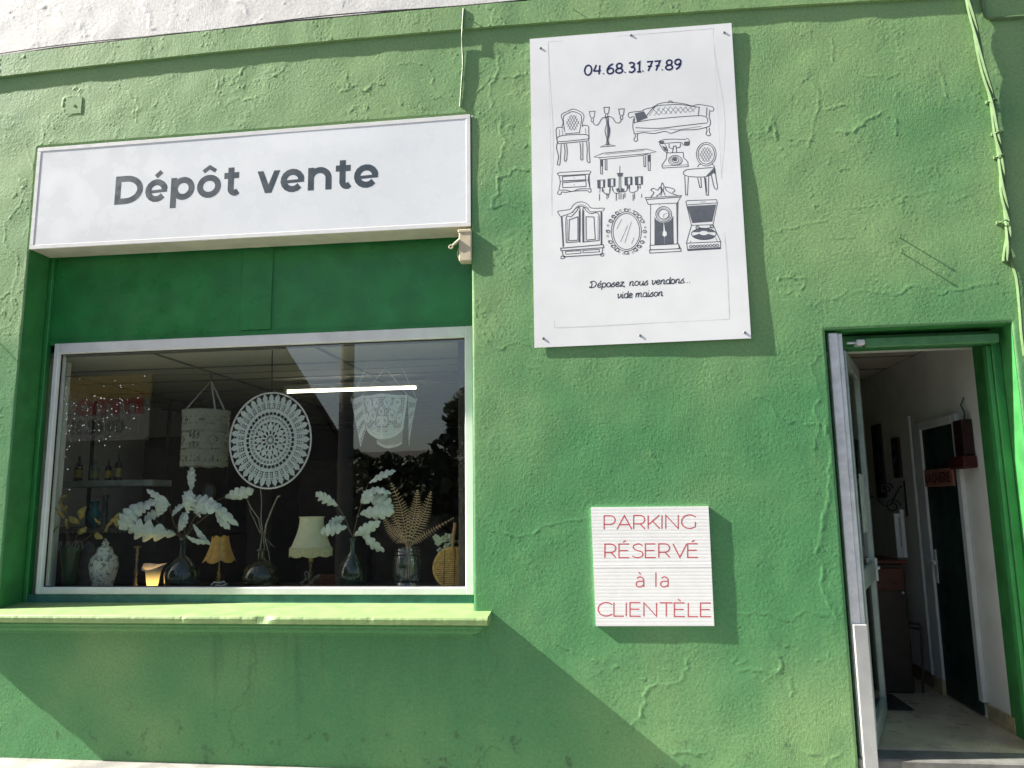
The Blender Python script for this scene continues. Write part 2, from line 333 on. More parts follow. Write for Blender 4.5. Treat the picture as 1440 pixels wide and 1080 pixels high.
facade = plaster_mesh('facade_wall', axis([XL, WX0, WX1, DX0, DX1, XR]), axis([-.02, SILLZ-.05, DZ1, WZ1, 4.78]), 0.0, M_wall, B, [(WX0, WX1, SILLZ-.05, WZ1), (DX0, DX1, -.1, DZ1)], 1.0, FEATS, None, flake)
bz = np.array([U(0, 108).z, U(300, 79).z, U(760, 34).z, U(1030, 11).z, U(1340, 0).z]); bxs = np.array([U(0, 108).x, U(300, 79).x, U(760, 34).x, U(1030, 11).x, U(1340, 0).x])
bzf = np.poly1d(np.polyfit(bxs, bz, 2)); BH = .168
plaster_mesh('wall_band', axis([XL, XR]), np.linspace(0, BH, 23), -.0195, M_wall, B, [], 1.0, [], lambda X, Z: bzf(X)+Z, lambda X, Z: .9)
bxx = np.linspace(XL, XR, 60)
m = MB(); m.grid([[(x, -.0195+.001, bzf(x)) for x in bxx], [(x, .0, bzf(x)-.001) for x in bxx]]); m.grid([[(x, -.0185, bzf(x)+BH) for x in bxx], [(x, .02, bzf(x)+BH+.012) for x in bxx]]); m.build('band_edge', M_wall, B)
STEP = .0105
plaster_mesh('upper_wall', axis([XL, XR]), axis([4.70, 5.6]), .004, M_white, B, [], .8, [([(60, 10), (100, 30), (130, 60)], .02, .003, .2), ([(200, 5), (215, 40)], .015, .003, .2), ([(330, 0), (345, 20)], .012, .003, .2)], None, lambda X, Z: 1.0)
m = MB().quad((XL, .004, 5.6), (XR, .004, 5.6), (XR, .004, 7.2), (XL, .004, 7.2)); m.box((XL-.1, -.22, 7.2), (XR+.1, 7.2, 7.35)); m.build('upper_wall_and_eaves', M_white, B)
m = MB(); m.box((XL-.0, .02, -.1), (XL+.02, 7.0, 7.2)); m.box((XR-.02, .02, -.1), (XR, 7.0, 7.2)); m.box((XL, 7.0, -.1), (XR, 7.02, 7.2)); m.build('outer_wall', M_white, B)
# recess of the display window
ZP = U(300, 480, REC).z
m = MB()
for i in range(1):
    m.quad((WX0, .004, SILLZ-.06), (WX0, .004, WZ1), (WX0, REC+.06, WZ1), (WX0, REC+.06, SILLZ-.06))
    m.quad((WX1, .004, SILLZ-.06), (WX1, REC+.06, SILLZ-.06), (WX1, REC+.06, WZ1), (WX1, .004, WZ1))
    m.quad((WX0, .004, WZ1), (WX1, .004, WZ1), (WX1, REC+.06, WZ1), (WX0, REC+.06, WZ1))
m.build('window_recess', M_recess, B)
m = MB().bbox((WX0+.002, REC-.03, SILLZ), (WX0+.034, REC+.02, WZ1-.3), .005); m.build('recess_trim', M_gloss, B)
FX0, FX1 = U(78, 483, .205).x, WX1-.012; FZ0 = U(300, 836, .205).z; FZ1 = U(300, 474, .205).z
tp = MB().box((WX0+.036, REC, FZ1-.005), (WX1-.002, REC+.05, WZ1-.25)).build('transom_panel', M_gloss, B)
a, b_ = U(343, 350, REC).x, U(385, 350, REC).x
MB().bbox((a, REC-.010, U(360, 464, REC).z), (b_, REC+.0, WZ1-.3), .003).build('cover_strip', M_gloss, tp)
MB().bbox((WX0+.036, REC-.006, FZ1-.004), (WX1-.002, REC-.0005, FZ1+.035), .002).build('panel_batten', M_gloss, tp)
# window frame, glass
gx0 = U(88, 500, GY).x; gx1 = U(655, 477, GY).x; gz0 = U(380, 825, GY).z; gz1 = U(380, 487, GY).z
m = MB(); y0, y1 = .195, .285
m.bbox((FX0, y0, FZ0), (gx0, y1, FZ1), .005); m.bbox((gx1, y0, FZ0), (FX1, y1, FZ1), .005)
m.bbox((gx0-.001, y0+.002, FZ0), (gx1+.001, y1-.001, gz0), .005); m.bbox((gx0-.001, y0+.002, gz1), (gx1+.001, y1-.001, FZ1), .005)
wf = m.build('window_frame', M_framew, B)
m = MB(); e = .006
for a0, a1 in (((gx0, gz0), (gx0+e, gz1)), ((gx1-e, gz0), (gx1, gz1)), ((gx0+e, gz0), (gx1-e, gz0+e)), ((gx0+e, gz1-e), (gx1-e, gz1))): m.box((a0[0], GY-.012, a0[1]), (a1[0], GY-.003, a1[1]))
m.build('glazing_seal', M_black, wf)
MB().box((gx0-.005, GY-.003, gz0-.005), (gx1+.005, GY+.003, gz1+.005)).build('window_pane', M_glass, wf)
# sill with chipped front edge and moulded underside
sz_b, sz_f, SP = U(300, 846, REC).z, U(420, 867.5, -.15).z, -.15
m = MB(); sx0, sx1 = U(-80, 870, -.1).x, U(686, 866, -.13).x; n = 220
def lip(x):
    f = 0.0
    cxp = U(370, 870, SP).x; d = abs(x-cxp); f += max(0, 1-d/.16)*.030*(.7+.5*math.sin(x*41)); f += .0015*math.sin(x*23)+.001*math.sin(x*61+1)+.001*math.sin(x*131)
    for c_ in (U(255, 870, SP).x, U(520, 870, SP).x): f += .008*math.exp(-((x-c_)/.015)**2)
    return f
rows = []
for i in range(n+1):
    x = sx0+(sx1-sx0)*i/n; f = max(0, lip(x)); t = .046
    prof = [(REC+.02, sz_b), (0.02, sz_b+(sz_f-sz_b)*.5), (SP+.012+f*.9, sz_f+.002), (SP+.004+f*.8, sz_f-.004), (SP+f*.35, sz_f-.014-f*.5), (SP+.002, sz_f-t+.004), (SP+.012, sz_f-t), (-.0, sz_f-t-.002)]
    rows.append([(x, p[0], p[1]) for p in prof])
m.grid(rows); k = len(m.v)
m.quad(*[rows[-1][j] for j in range(len(rows[-1]))][2:], (sx1, 0, sz_f)); m.quad(*rows[-1][1:3], (sx1, 0, sz_f), (sx1, .02, sz_f-.03))
sill = m.build('window_sill', M_sill, B)
zz = sz_f-.048
prof = [(-.110, zz), (-.112, zz-.012), (-.100, zz-.020), (-.088, zz-.024), (-.086, zz-.040), (-.072, zz-.050), (-.045, zz-.060), (-.030, zz-.064), (-.028, zz-.080), (0.0, zz-.084)]
m = MB(); ends = lambda j: sx1-.03-(.112+prof[j][0])*.9
m.grid([[(sx0, p[0], p[1]) for p in prof], [(ends(j), p[0], p[1]) for j, p in enumerate(prof)], [(ends(j)-.0, 0.0, p[1]) for j, p in enumerate(prof)]])
m.build('sill_moulding', M_wall, sill)
MB().bbox((WX0+.036, .205, sz_b-.03), (WX1-.002, .30, FZ0-.001), .004).build('sub_frame_rail', M_bluegreen, wf)
# inner face of the front wall, room shell
RX0, RY1 = -5.6, 6.2
m = MB(); yi = INY
def wq(x0, x1, z0, z1): m.box((x0, yi-.04, z0), (x1, yi, z1))
wq(RX0, WX0, FLOORZ, CEILZ); wq(WX1+.02, DX0-.02, FLOORZ, CEILZ); wq(WX0, WX1+.02, FLOORZ, gz0-.05)
m.build('inner_front_wall', M_cream, B)
MB().quad((RX0, yi, CEILZ+.02), (RWX, yi, CEILZ+.02), (RWX, yi, 4.7), (RX0, yi, 4.7)).build('ceiling_void_wall', M_dark, B)
MB().box((RX0, .3, CEILZ+.03), (RWX+.3, RY1, CEILZ+.06)).build('ceiling_slab', M_dark, B)
M_floor = pm('marble_floor', (.56, .47, .33), .33, .22, 3.5, dirt=0)
MB().box((RX0, .19, -.05), (RWX+.2, RY1, FLOORZ)).build('interior_floor', M_floor, B)
MB().box((RWX, .46, FLOORZ), (RWX+.1, RY1, CEILZ)).build('hall_wall', M_cream, B)
MB().box((RX0-.1, .3, FLOORZ), (RX0, RY1, CEILZ)).build('side_wall', M_cream, B)
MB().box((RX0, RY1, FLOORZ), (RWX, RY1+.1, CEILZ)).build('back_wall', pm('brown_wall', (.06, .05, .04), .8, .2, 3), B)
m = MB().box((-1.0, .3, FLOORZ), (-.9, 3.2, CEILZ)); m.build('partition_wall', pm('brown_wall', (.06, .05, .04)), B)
gridm = MB(); tw, tl = .60, 1.2; ys = [.28+tw*i for i in range(10)]; xs_ = [RX0+tl*i for i in range(7)]
cg = None
for yv in ys: gridm.box((RX0, yv-.012, CEILZ-.004), (RWX, yv+.012, CEILZ+.03))
for i, xv in enumerate(xs_):
    for j in range(len(ys)-1): gridm.box((xv-.012, ys[j]+.0125, CEILZ-.0035), (xv+.012, ys[j+1]-.0125, CEILZ+.029))
cg = gridm.build('ceiling_grid', pm('grid_dull', (.20, .19, .16), .6), B)
me0 = None
for i in range(len(xs_)-1):
    for j in range(len(ys)-2):
        x0, x1 = xs_[i]+.014, min(xs_[i+1]-.014, RWX); yy0, yy1 = ys[j]+.014, ys[j+1]-.014
        MB().box((x0, yy0, CEILZ+.004), (x1, yy1, CEILZ+.02)).build('ceiling_tile', M_tile, cg)
MB().box((xs_[-1]+.014, .3, CEILZ+.004), (RWX, RY1, CEILZ+.02)).build('ceiling_tile', M_tile, cg)
# ------------------------------------------------------------------ doorway
m = MB()                                            # reveals: right, top, left
m.quad((DX1, .004, 0), (DX1, .004, DZ1), (DX1, INY, DZ1), (DX1, INY, 0)); m.quad((DX0, .004, DZ1), (DX1, .004, DZ1), (DX1, INY, DZ1-.01), (DX0, INY, DZ1-.01))
m.quad((DX0, .004, 0), (DX0, INY, 0), (DX0, INY, DZ1), (DX0, .004, DZ1)); m.build('door_reveal', M_recess, B)
step_ = MB().bbox((DX0+.002, .004, 0.003), (DX1-.002, .187, FLOORZ-.012), .01).build('door_step', pm('shade_toned_concrete', (.13, .13, .12), .85, .25, 8, .001, 50), B)  # concrete colour darkened to stand for the shade on the threshold
df = MB()
df.bbox((DX1-.05, .15, FLOORZ), (DX1-.001, .23, DZ1-.002), .004); df.bbox((DX0+.06, .15, DZ1-.09), (DX1-.051, .23, DZ1-.012), .004); df.bbox((DX1-.075, .165, FLOORZ), (DX1-.051, .215, DZ1-.10), .003)
dfo = df.build('door_frame', pm('green_door_paint', (.035, .22, .06), .4, .15, 8, .0004, 30), B)
ip = MB(); zt = U(1300, 490, INY-.02).z
ip.box((DX0+.02, INY-.05, zt), (DX1-.0015, INY-.001, DZ1-.013)); ip.build('inner_lintel', M_recess, B)
MB().box((DX0, INY-.001, zt-.012), (RWX, INY+.012, CEILZ)).build('lintel_back', M_cream, B)
a = U(1213, 480, .12); c = U(1400, 470, .12)
dc = MB().bbox((a.x, .075, a.z-.045), (c.x, .135, a.z+.012), .006).build('door_closer', pm('pale_green_bar', (.07, .22, .08), .5), B)
MB().bbox((a.x-.05, .07, a.z-.03), (a.x+.0, .14, a.z+.005), .006).bbox((a.x-.10, .09, a.z-.018), (a.x-.04, .11, a.z-.006), .003).build('closer_bracket', M_alu, dc)
# left aluminium post of the frame (front stile)
m = MB(); p0 = U(1163, 468, .03); p1 = U(1184, 468, .03)
m.bbox((p0.x+.004, .02, .02), (p1.x-.028, .075, p0.z-.004), .004); m.bbox((p1.x-.026, .03, .02), (p1.x, .07, p0.z-.006), .004)
post = m.build('door_post', M_alu, B); post['label'] = 'bare aluminium door post at the hinge side'
q0 = U(1199, 878, .0); q1 = U(1219, 878, .0); MB().bbox((q0.x, -.012, .07), (q1.x, .018, q0.z), .004).build('kick_profile', pm('alu_bright', (.46, .47, .47), .35, .06, 10, metal=.3), post)
for (px, py) in ((1178, 540), (1197, 765)): c = U(px, py, .03); MB().box((c.x-.006, .0265, c.z-.035), (c.x+.004, .0295, c.z+.03)).build('lock_slot', M_black, post)
# the open leaf: a glazed aluminium door swung inwards
h0 = Vector((p1.x+.012, .10, 0)); hz = FLOORZ+.012; tip = UZ(1244, 1004, hz); dirv = Vector((tip.x-h0.x, tip.y-h0.y, 0)); LW = dirv.length; ux = dirv.normalized()
ML = Matrix.Translation((h0.x, h0.y, hz)) @ Matrix(((ux.x, -ux.y, 0, 0), (ux.y, ux.x, 0, 0), (0, 0, 1, 0), (0, 0, 0, 1)))
LH = DZ1-.11-hz
m = MB(); st_ = .055
m.bbox((0, -.02, 0), (st_, .02, LH), .004, ML); m.bbox((LW-st_, -.02, 0), (LW, .02, LH), .004, ML)
m.bbox((st_+.0005, -.019, 0), (LW-st_-.0005, .019, .12), .004, ML); m.bbox((st_+.0005, -.019, LH-.08), (LW-st_-.0005, .019, LH), .004, ML); m.bbox((st_+.0005, -.019, .86), (LW-st_-.0005, .019, .98), .004, ML)
leaf_o = m.build('entrance_door', pm('leaf_aluminium', (.42, .46, .44), .4, .1, 12, metal=.35), B); leaf_o['label'] = 'glazed aluminium door leaf swung open into the shop'
for z0, z1 in ((.12, .86), (.98, LH-.08)): MB().box((st_, -.003, z0), (LW-st_, .003, z1), ML).build('door_pane', glassmat('door_glass', (.80, .90, .85), .06), leaf_o)
MB().bbox((LW-.045, -.035, .85), (LW-.03, -.02, 1.0), .006, ML).bbox((LW-.10, -.05, .93), (LW-.035, -.036, .948), .004, ML).build('door_handle', M_alu, leaf_o)
MB().box((LW*.45, -.0055, 1.18), (LW*.8, -.004, 1.55), ML).build('door_notice', pm('paper', (.5, .52, .50), .8), leaf_o)
# ------------------------------------------------------------------ the hall seen through the door
def hx(px, py): return UX(px, py, RWX)
d0, d1 = hx(1299, 606), hx(1345, 589); ytop = (d0.z+d1.z)/2
dk = pm('dark_green_door', (.010, .030, .022), .5, .15, 6)
hd = MB().bbox((RWX-.02, d1.y+.012, FLOORZ+.01), (RWX-.002, d0.y-.012, ytop-.012), .004).build('hall_door', dk, B)
hh = hx(1316, 795); MB().bbox((RWX-.028, d0.y-.075, hh.z-.12), (RWX-.021, d0.y-.035, hh.z+.12), .003).tube([(RWX-.03, d0.y-.055, hh.z+.03), (RWX-.07, d0.y-.055, hh.z+.03), (RWX-.072, d0.y-.16, hh.z+.028)], .009).build('door_handle', M_alu, hd)
cz = ytop+.0; m = MB(); mw = pm('white_casing', (.62, .64, .62), .45, .05, 8)
m.bbox((RWX-.035, d0.y-.01, FLOORZ+.10), (RWX-.001, d0.y+.13, cz+.05), .005); m.bbox((RWX-.035, d1.y-.05, FLOORZ+.10), (RWX-.001, d1.y+.01, cz+.05), .005); m.bbox((RWX-.0345, d1.y+.0105, cz-.01), (RWX-.001, d0.y-.0105, cz+.049), .005)
m.build('door_casing', mw, B)
sk = pm('yellow_marble', (.42, .36, .20), .35, .25, 14)
MB().bbox((RWX-.045, d0.y-.012, FLOORZ), (RWX-.001, d0.y+.14, FLOORZ+.098), .004).build('skirting_tile', sk, B)
for i in range(2): MB().bbox((RWX-.016, .47+i*.24, FLOORZ), (RWX-.001, min(.47+i*.24+.235, d1.y-.055), FLOORZ+.098), .003).build('skirting_tile', sk, B)
for i in range(6): MB().bbox((RWX-.016, d0.y+.145+i*.32, FLOORZ), (RWX-.001, d0.y+.145+i*.32+.315, FLOORZ+.098), .003).build('skirting_tile', pm('brown_marble', (.22, .17, .10), .35, .25, 14), B)
MB().tube([(RWX-.02, d0.y+.20, FLOORZ+.1), (RWX-.02, d0.y+.20, cz+.12)], .014).build('wall_pipe', mw, B)
def faceout(mb, loc):                               # lathe axis z -> facing the street (-y)
    R = Matrix.Translation(loc) @ Matrix.Rotation(math.radians(90), 4, 'X'); mb.v = [tuple(R @ Vector(v)) for v in mb.v]; return mb
# ------------------------------------------------------------------ stroke lettering
def arc(cx, cy, rx, ry, a0, a1, n=14): return [(cx+rx*math.cos(math.radians(a0+(a1-a0)*i/n)), cy+ry*math.sin(math.radians(a0+(a1-a0)*i/n))) for i in range(n+1)]
def cr(pts, k=5):                                  # Catmull-Rom smoothing
    P = [pts[0]]+list(pts)+[pts[-1]]; out = []
    for i in range(1, len(P)-2):
        for j in range(k):
            t = j/k; a, b, c, d = P[i-1], P[i], P[i+1], P[i+2]
            out.append(tuple(.5*((2*b[q])+(-a[q]+c[q])*t+(2*a[q]-5*b[q]+4*c[q]-d[q])*t*t+(-a[q]+3*b[q]-3*c[q]+d[q])*t**3) for q in range(2)))
    return out+[tuple(pts[-1])]
SS = cr([(.64, .86), (.5, .97), (.33, 1), (.1, .9), (.05, .73), (.18, .58), (.36, .51), (.58, .42), (.67, .25), (.58, .07), (.34, 0), (.14, .03), (0, .13)])
EE = [[(.64, 1), (0, 1), (0, 0), (.66, 0)], [(0, .52), (.58, .52)]]
acu = lambda x: [[(x-.06, 1.13), (x+.10, 1.27)]]; gra = lambda x, y=0.0: [[(x+.06, 1.13+y), (x-.10, 1.27+y)]]
RR = [[(0, 0), (0, 1), (.36, 1)]+arc(.36, .69, .33, .31, 90, -90)+[(0, .38)], [(.40, .38), (.70, 0)]]
la = [[(.5, 0), (.5, .46)]+arc(.27, .46, .23, .27, 0, 145), [(.5, .42), (.24, .42)]+arc(.22, .21, .20, .21, 90, 270)+[(.34, .02), (.5, .16)]]
le = lambda: [[(.05, .37), (.70, .37)]+arc(.37, .37, .33, .36, 0, 320)]
CAPS = {  # light geometric capitals: (advance, strokes)
 'P': (.80, [[(0, 0), (0, 1), (.36, 1)]+arc(.36, .68, .33, .32, 90, -90)+[(0, .36)]]), 'A': (1.04, [[(0, 0), (.46, 1), (.92, 0)], [(.16, .33), (.76, .33)]]), 'R': (.90, RR), 'K': (.86, [[(0, 0), (0, 1)], [(.70, 1), (0, .30)], [(.27, .57), (.74, 0)]]),
 'I': (.235, [[(0, 0), (0, 1)]]), 'N': (.985, [[(0, 0), (0, 1), (.78, 0), (.78, 1)]]), 'G': (1.02, [arc(.5, .5, .5, .5, 42, 318)+[(.86, .16), (.86, .48)]]), 'E': (.86, EE), 'É': (.86, EE+acu(.33)), 'È': (.86, EE+gra(.33)), 'S': (.82, [SS]), 'V': (.94, [[(0, 1), (.44, 0), (.88, 1)]]),
 'C': (.98, [arc(.5, .5, .5, .5, 42, 318)]), 'L': (.76, [[(0, 1), (0, 0), (.62, 0)]]), 'T': (.90, [[(0, 1), (.80, 1)], [(.40, 1), (.40, 0)]]), ' ': (.5, []), 'a': (.78, la), 'à': (.78, la+gra(.27, -.2)), 'l': (.28, [[(0, 0), (0, 1.06)]]),
 'D': (1.0, [[(0, 0), (0, 1), (.34, 1)]+arc(.34, .5, .50, .5, 90, -90)+[(0, 0)]])}
BOLD = {  # centre lines of the bold letters
 'D': (1.11, [[(.10, .10), (.10, .90), (.40, .90)]+arc(.40, .5, .51, .40, 90, -90)+[(.10, .10)]]), 'é': (.92, [arc(.40, .385, .30, .30, 3, 322), ['W', .52, (.12, .345), (.78, .375)], ['W', .75, (.36, .88), (.56, 1.05)]]), 'e': (.97, [arc(.41, .385, .32, .30, 3, 322), ['W', .52, (.12, .345), (.82, .375)]]),
 'p': (.94, [[(.10, .78), (.10, -.28)], arc(.44, .385, .30, .30, 0, 360, 26)]), 'ô': (.93, [arc(.42, .385, .32, .30, 0, 360, 26), ['W', .65, (.20, .91), (.42, 1.06), (.64, .91)]]), 't': (.68, [[(.26, .98), (.26, .24)]+arc(.42, .24, .16, .155, 180, 275)+[(.52, .14)], [(.02, .70), (.54, .70)]]),
 'v': (.86, [['F', (0, .77), (.215, .77), (.41, .29), (.605, .77), (.82, .77), (.525, 0), (.295, 0)]]), 'n': (.95, [[(.10, 0), (.10, .78)], [(.10, .45)]+arc(.41, .40, .31, .285, 165, 0)+[(.72, 0)]]), ' ': (.36, []), 'i': (.26, [[(.1, 0), (.1, .78)], [(.1, .93), (.1, 1.06)]]), 'm': (1.3, [[(.1, 0), (.1, .78)], [(.1, .45)]+arc(.37, .41, .25, .28, 165, 0)+[(.62, 0)], [(.62, .45)]+arc(.89, .41, .25, .28, 165, 0)+[(1.14, 0)]]), 'o': (.92, [arc(.43, .385, .33, .30, 0, 360, 26)])}
o_ = arc(.25, .33, .24, .33, 80, 440, 18)
SCR = {  # round upright script, slanted when set
 'D': (.95, [cr([(.16, .92), (.24, .5), (.18, .06), (0, .1), (.06, .24)]), cr([(0, .75), (.1, .95), (.5, .98), (.78, .6), (.6, .14), (.22, .02), (.1, .1)])]), 'é': (.56, [cr([(.02, .28), (.3, .34), (.44, .52), (.28, .68), (.06, .48), (.06, .18), (.26, 0), (.52, .14)]), [(.28, .84), (.42, 1.0)]]), 'e': (.56, [cr([(.02, .28), (.3, .34), (.44, .52), (.28, .68), (.06, .48), (.06, .18), (.26, 0), (.52, .14)])]),
 'p': (.60, [[(.06, .66), (.04, -.36)], arc(.28, .33, .23, .33, 140, -150, 16)]), 'o': (.60, [o_]), 's': (.52, [cr([(.4, .66), (.22, .58), (.30, .38), (.42, .2), (.30, .02), (.08, 0), (-.06, .1), (.04, .16)]), [(-.08, .1), (.22, .58)]]), 'z': (.54, [cr([(.04, .6), (.2, .66), (.44, .62), (.2, .3), (.02, .04), (.26, .06), (.5, .04)])]), ',': (.30, [[(.06, .08), (.0, -.16)]]), '.': (.30, [[(.02, .0), (.06, .08)]]),
 'n': (.66, [[(.06, .66), (.05, 0)], cr([(.05, .3), (.2, .6), (.38, .66), (.44, .46), (.42, .12), (.5, 0), (.62, .1)])]), 'u': (.64, [cr([(.04, .66), (.04, .2), (.16, 0), (.34, .12), (.44, .4)]), cr([(.46, .66), (.44, .12), (.52, 0), (.62, .1)])]), 'v': (.58, [cr([(0, .6), (.1, .64), (.12, .3), (.2, .02), (.4, .2), (.48, .5), (.40, .66)])]), 'd': (.62, [o_, cr([(.50, 1.02), (.48, .3), (.52, .02), (.64, .08)])]),
 'i': (.32, [cr([(.08, .66), (.06, .12), (.14, 0), (.28, .1)]), [(.09, .86), (.10, .95)]]), 'm': (.98, [[(.06, .66), (.05, 0)], cr([(.05, .3), (.2, .6), (.36, .64), (.40, .4), (.38, 0)]), cr([(.38, .3), (.54, .6), (.70, .64), (.74, .4), (.74, .1), (.84, 0), (.94, .1)])]), 'a': (.62, [o_, cr([(.48, .66), (.46, .12), (.54, 0), (.64, .1)])]), ' ': (.36, []),
 '0': (.70, [arc(.27, .46, .27, .46, 90, 450, 20)]), '4': (.72, [cr([(.18, .92), (.1, .6), (.02, .36), (.3, .34), (.56, .36)]), [(.46, .86), (.42, 0)]]), '6': (.68, [cr([(.46, .9), (.2, .74), (.03, .4), (.08, .08), (.3, 0), (.5, .16), (.46, .42), (.26, .52), (.06, .36)])]), '8': (.68, [arc(.27, .68, .21, .23, -90, 270, 16), arc(.27, .22, .26, .22, 90, 450, 16)]), '3': (.64, [cr([(.04, .82), (.22, .92), (.44, .78), (.36, .54), (.18, .48)]), cr([(.18, .48), (.44, .42), (.48, .16), (.26, 0), (.04, .08)])]),
 '1': (.44, [[(.02, .74), (.22, .92), (.20, 0)], [(.04, .0), (.36, .0)]]), '7': (.60, [[(.04, .88), (.46, .88), (.16, 0)], [(.12, .44), (.44, .46)]]), '9': (.66, [cr([(.46, .58), (.26, .42), (.06, .54), (.06, .8), (.26, .92), (.46, .8), (.47, .5), (.36, .2), (.12, 0)])])}
class Ink:
    """flat strokes printed on a surface; put(u,v,k) returns the point for plane coordinates"""
    def __init__(s, put): s.m = MB(); s.put = put; s.k = 0; s.words = []
    def lay(s):
        s.k += 1; return (s.k % 14)
    def stroke(s, pts, wd, closed=False, taper=False):
        P = [np.array(p, float) for p in pts]; Q = [P[0]]
        for p in P[1:]:
            if np.hypot(*(p-Q[-1])) > 1e-6: Q.append(p)
        if closed and np.hypot(*(Q[0]-Q[-1])) > 1e-6: Q.append(Q[0])
        n = len(Q)
        if n < 2: return
        isc = np.hypot(*(Q[0]-Q[-1])) < 1e-6 and n > 3
        k = s.lay(); L = []; Rr = []
        for i in range(n):
            if isc: a, b = Q[i-1 if i > 0 else n-2], Q[i+1 if i < n-1 else 1]
            else: a, b = Q[max(i-1, 0)], Q[min(i+1, n-1)]
            t1 = Q[i]-a; t2 = b-Q[i]
            if np.hypot(*t1) < 1e-9: t1 = t2
            if np.hypot(*t2) < 1e-9: t2 = t1
            t1 = t1/np.hypot(*t1); t2 = t2/np.hypot(*t2); t = t1+t2
            if np.hypot(*t) < .3: t = t2
            t = t/np.hypot(*t); nn = np.array([-t[1], t[0]]); cosv = max(abs(float(np.dot(nn, [-t2[1], t2[0]]))), .45); hw = wd/2/cosv
            if taper: hw *= .35+.65*math.sin(math.pi*(i+.6)/(n+.2))
            L.append(Q[i]+nn*hw); Rr.append(Q[i]-nn*hw)
        b = len(s.m.v); s.m.v += [tuple(s.put(*p, k)) for p in L]+[tuple(s.put(*p, k)) for p in Rr]
        s.m.f += [(b+i, b+i+1, b+n+i+1, b+n+i) for i in range(n-1)]
    def fill(s, pts):
        k = s.lay(); b = len(s.m.v); s.m.v += [tuple(s.put(*p, k)) for p in pts]; s.m.f.append(tuple(range(b, b+len(pts))))
    def text(s, txt, font, p0, p1, height, wd, slant=0.0, track=0.0):
        """set txt from baseline point p0 to baseline end p1 (plane coords), letter height given"""
        adv = 0.0; G = []
        for ch in txt:
            a, st = font[ch]; G.append((adv, st)); adv += a+track
        xs_ = [p[0]+g[0] for g in G for st in g[1] for p in st if isinstance(p, tuple)]; x0, x1 = min(xs_), max(xs_); p0 = np.array(p0, float); p1 = np.array(p1, float); e = p1-p0; up = np.array([0.0, 1.0])*height
        sx = 1.0/(x1-x0)
        for ch, (a, st) in zip(txt, G):
            if ch == ' ': s.words.append(s.m); s.m = MB()
            for line in st:
                ww = wd
                if line[0] == 'W': ww = wd*line[1]; line = line[2:]
                if line[0] == 'F': s.fill([p0+e*((x+a-x0)*sx)+up*y for x, y in line[1:]]); continue
                s.stroke([p0+e*((x+a-x0)*sx)+up*y+e/np.hypot(*e)*slant*y*height for x, y in line], ww)
        s.words.append(s.m); s.m = MB()
    def build(s, name, mat, parent):
        for w_ in s.words: w_.build(name, mat, parent)
INKSTEP = .00003
# ------------------------------------------------------------------ light-box fascia sign
LS = thing('fascia_sign', 'white light box sign reading Dépôt vente above the display window', 'sign', (-2.4, 0, 3.6))
c4 = [U(56, 207, -.008), U(662, 160, -.004), U(663, 317, -.012), U(43, 350, -.012)]
lx0, lx1, lz0, lz1 = WX0+.006, WX1-.003, (c4[2].z+c4[3].z)/2, WZ1-.005
def slop(x, lo): t = (x-lx0)/(lx1-lx0); return (c4[3].z*(1-t)+c4[2].z*t) if lo else (c4[0].z*(1-t)+c4[1].z*t)
def skew(v): return (v[0], v[1], v[2]+(slop(v[0], True) if v[2] < lz0+.2 else slop(v[0], False)-.004)-(lz0 if v[2] < lz0+.2 else lz1))
m = MB(); m.bbox((lx0, .0, lz0), (lx1, REC-.03, lz1), .006); m.v = [skew(v) for v in m.v]; box_ = m.build('sign_box', pm('cream_metal', (.60, .57, .47), .45, .08, 8, dirt=.35, dirtcol=(.3, .27, .2)), LS)
m = MB(); fw = .028
for a0, a1 in (((lx0, lz0), (lx1, lz0+fw)), ((lx0, lz1-fw), (lx1, lz1)), ((lx0, lz0+fw+.0005), (lx0+fw, lz1-fw-.0005)), ((lx1-fw, lz0+fw+.0005), (lx1, lz1-fw-.0005))): m.bbox((a0[0], -.0068, a0[1]), (a1[0], -.0005, a1[1]), .005)
m.v = [skew(v) for v in m.v]; m.build('sign_trim', pm('white_trim', (.80, .80, .79), .35, .04, 9), LS)
def face_y(x, z):
    u = (x-lx0)/(lx1-lx0); t = (z-lz0)/(lz1-lz0); ed = min(1, 7*u, 7*(1-u), 5*t, 5*(1-t)); ed = max(ed, 0)
    return -.0046-.0017*ed*(math.sin(u*9+t*2.2)*.5+.6*math.sin(u*4.1-t*3+1)+.35*math.sin(u*17+t*4)*t)
P = [[(lx0+fw*.6+(lx1-lx0-fw*1.2)*i/90, 0, lz0+fw*.6+(lz1-lz0-fw*1.2)*j/24) for j in range(25)] for i in range(91)]
P = [[skew((x, face_y(x, z), z)) for x, y, z in r] for r in P]
fc = MB().grid(P); fc.build('sign_face', pm('acrylic_white', (.84, .865, .89), .28, .0, 3, dirt=.10, dirtcol=(.45, .46, .46)), LS, True)
def put_sign(u, v, k): return (u, face_y(u, v)-.0003-k*INKSTEP*.4, v)
ink = Ink(put_sign)
def PU(px, py): p = U(px, py, -.005); return (p.x, p.z)
hpx = PU(160, 248)[1]-PU(160, 288)[1]
ink.text('Dépôt', BOLD, np.array(PU(164.5, 287.7)), np.array(PU(335, 274)), hpx*.98, hpx*.205, 0)
ink.text('vente', BOLD, np.array(PU(361, 272.3)), np.array(PU(531.5, 262.5)), hpx*.98, hpx*.205, 0)
ink.build('sign_lettering', pm('slate_ink', (.045, .065, .085), .4, .05, 10), LS)
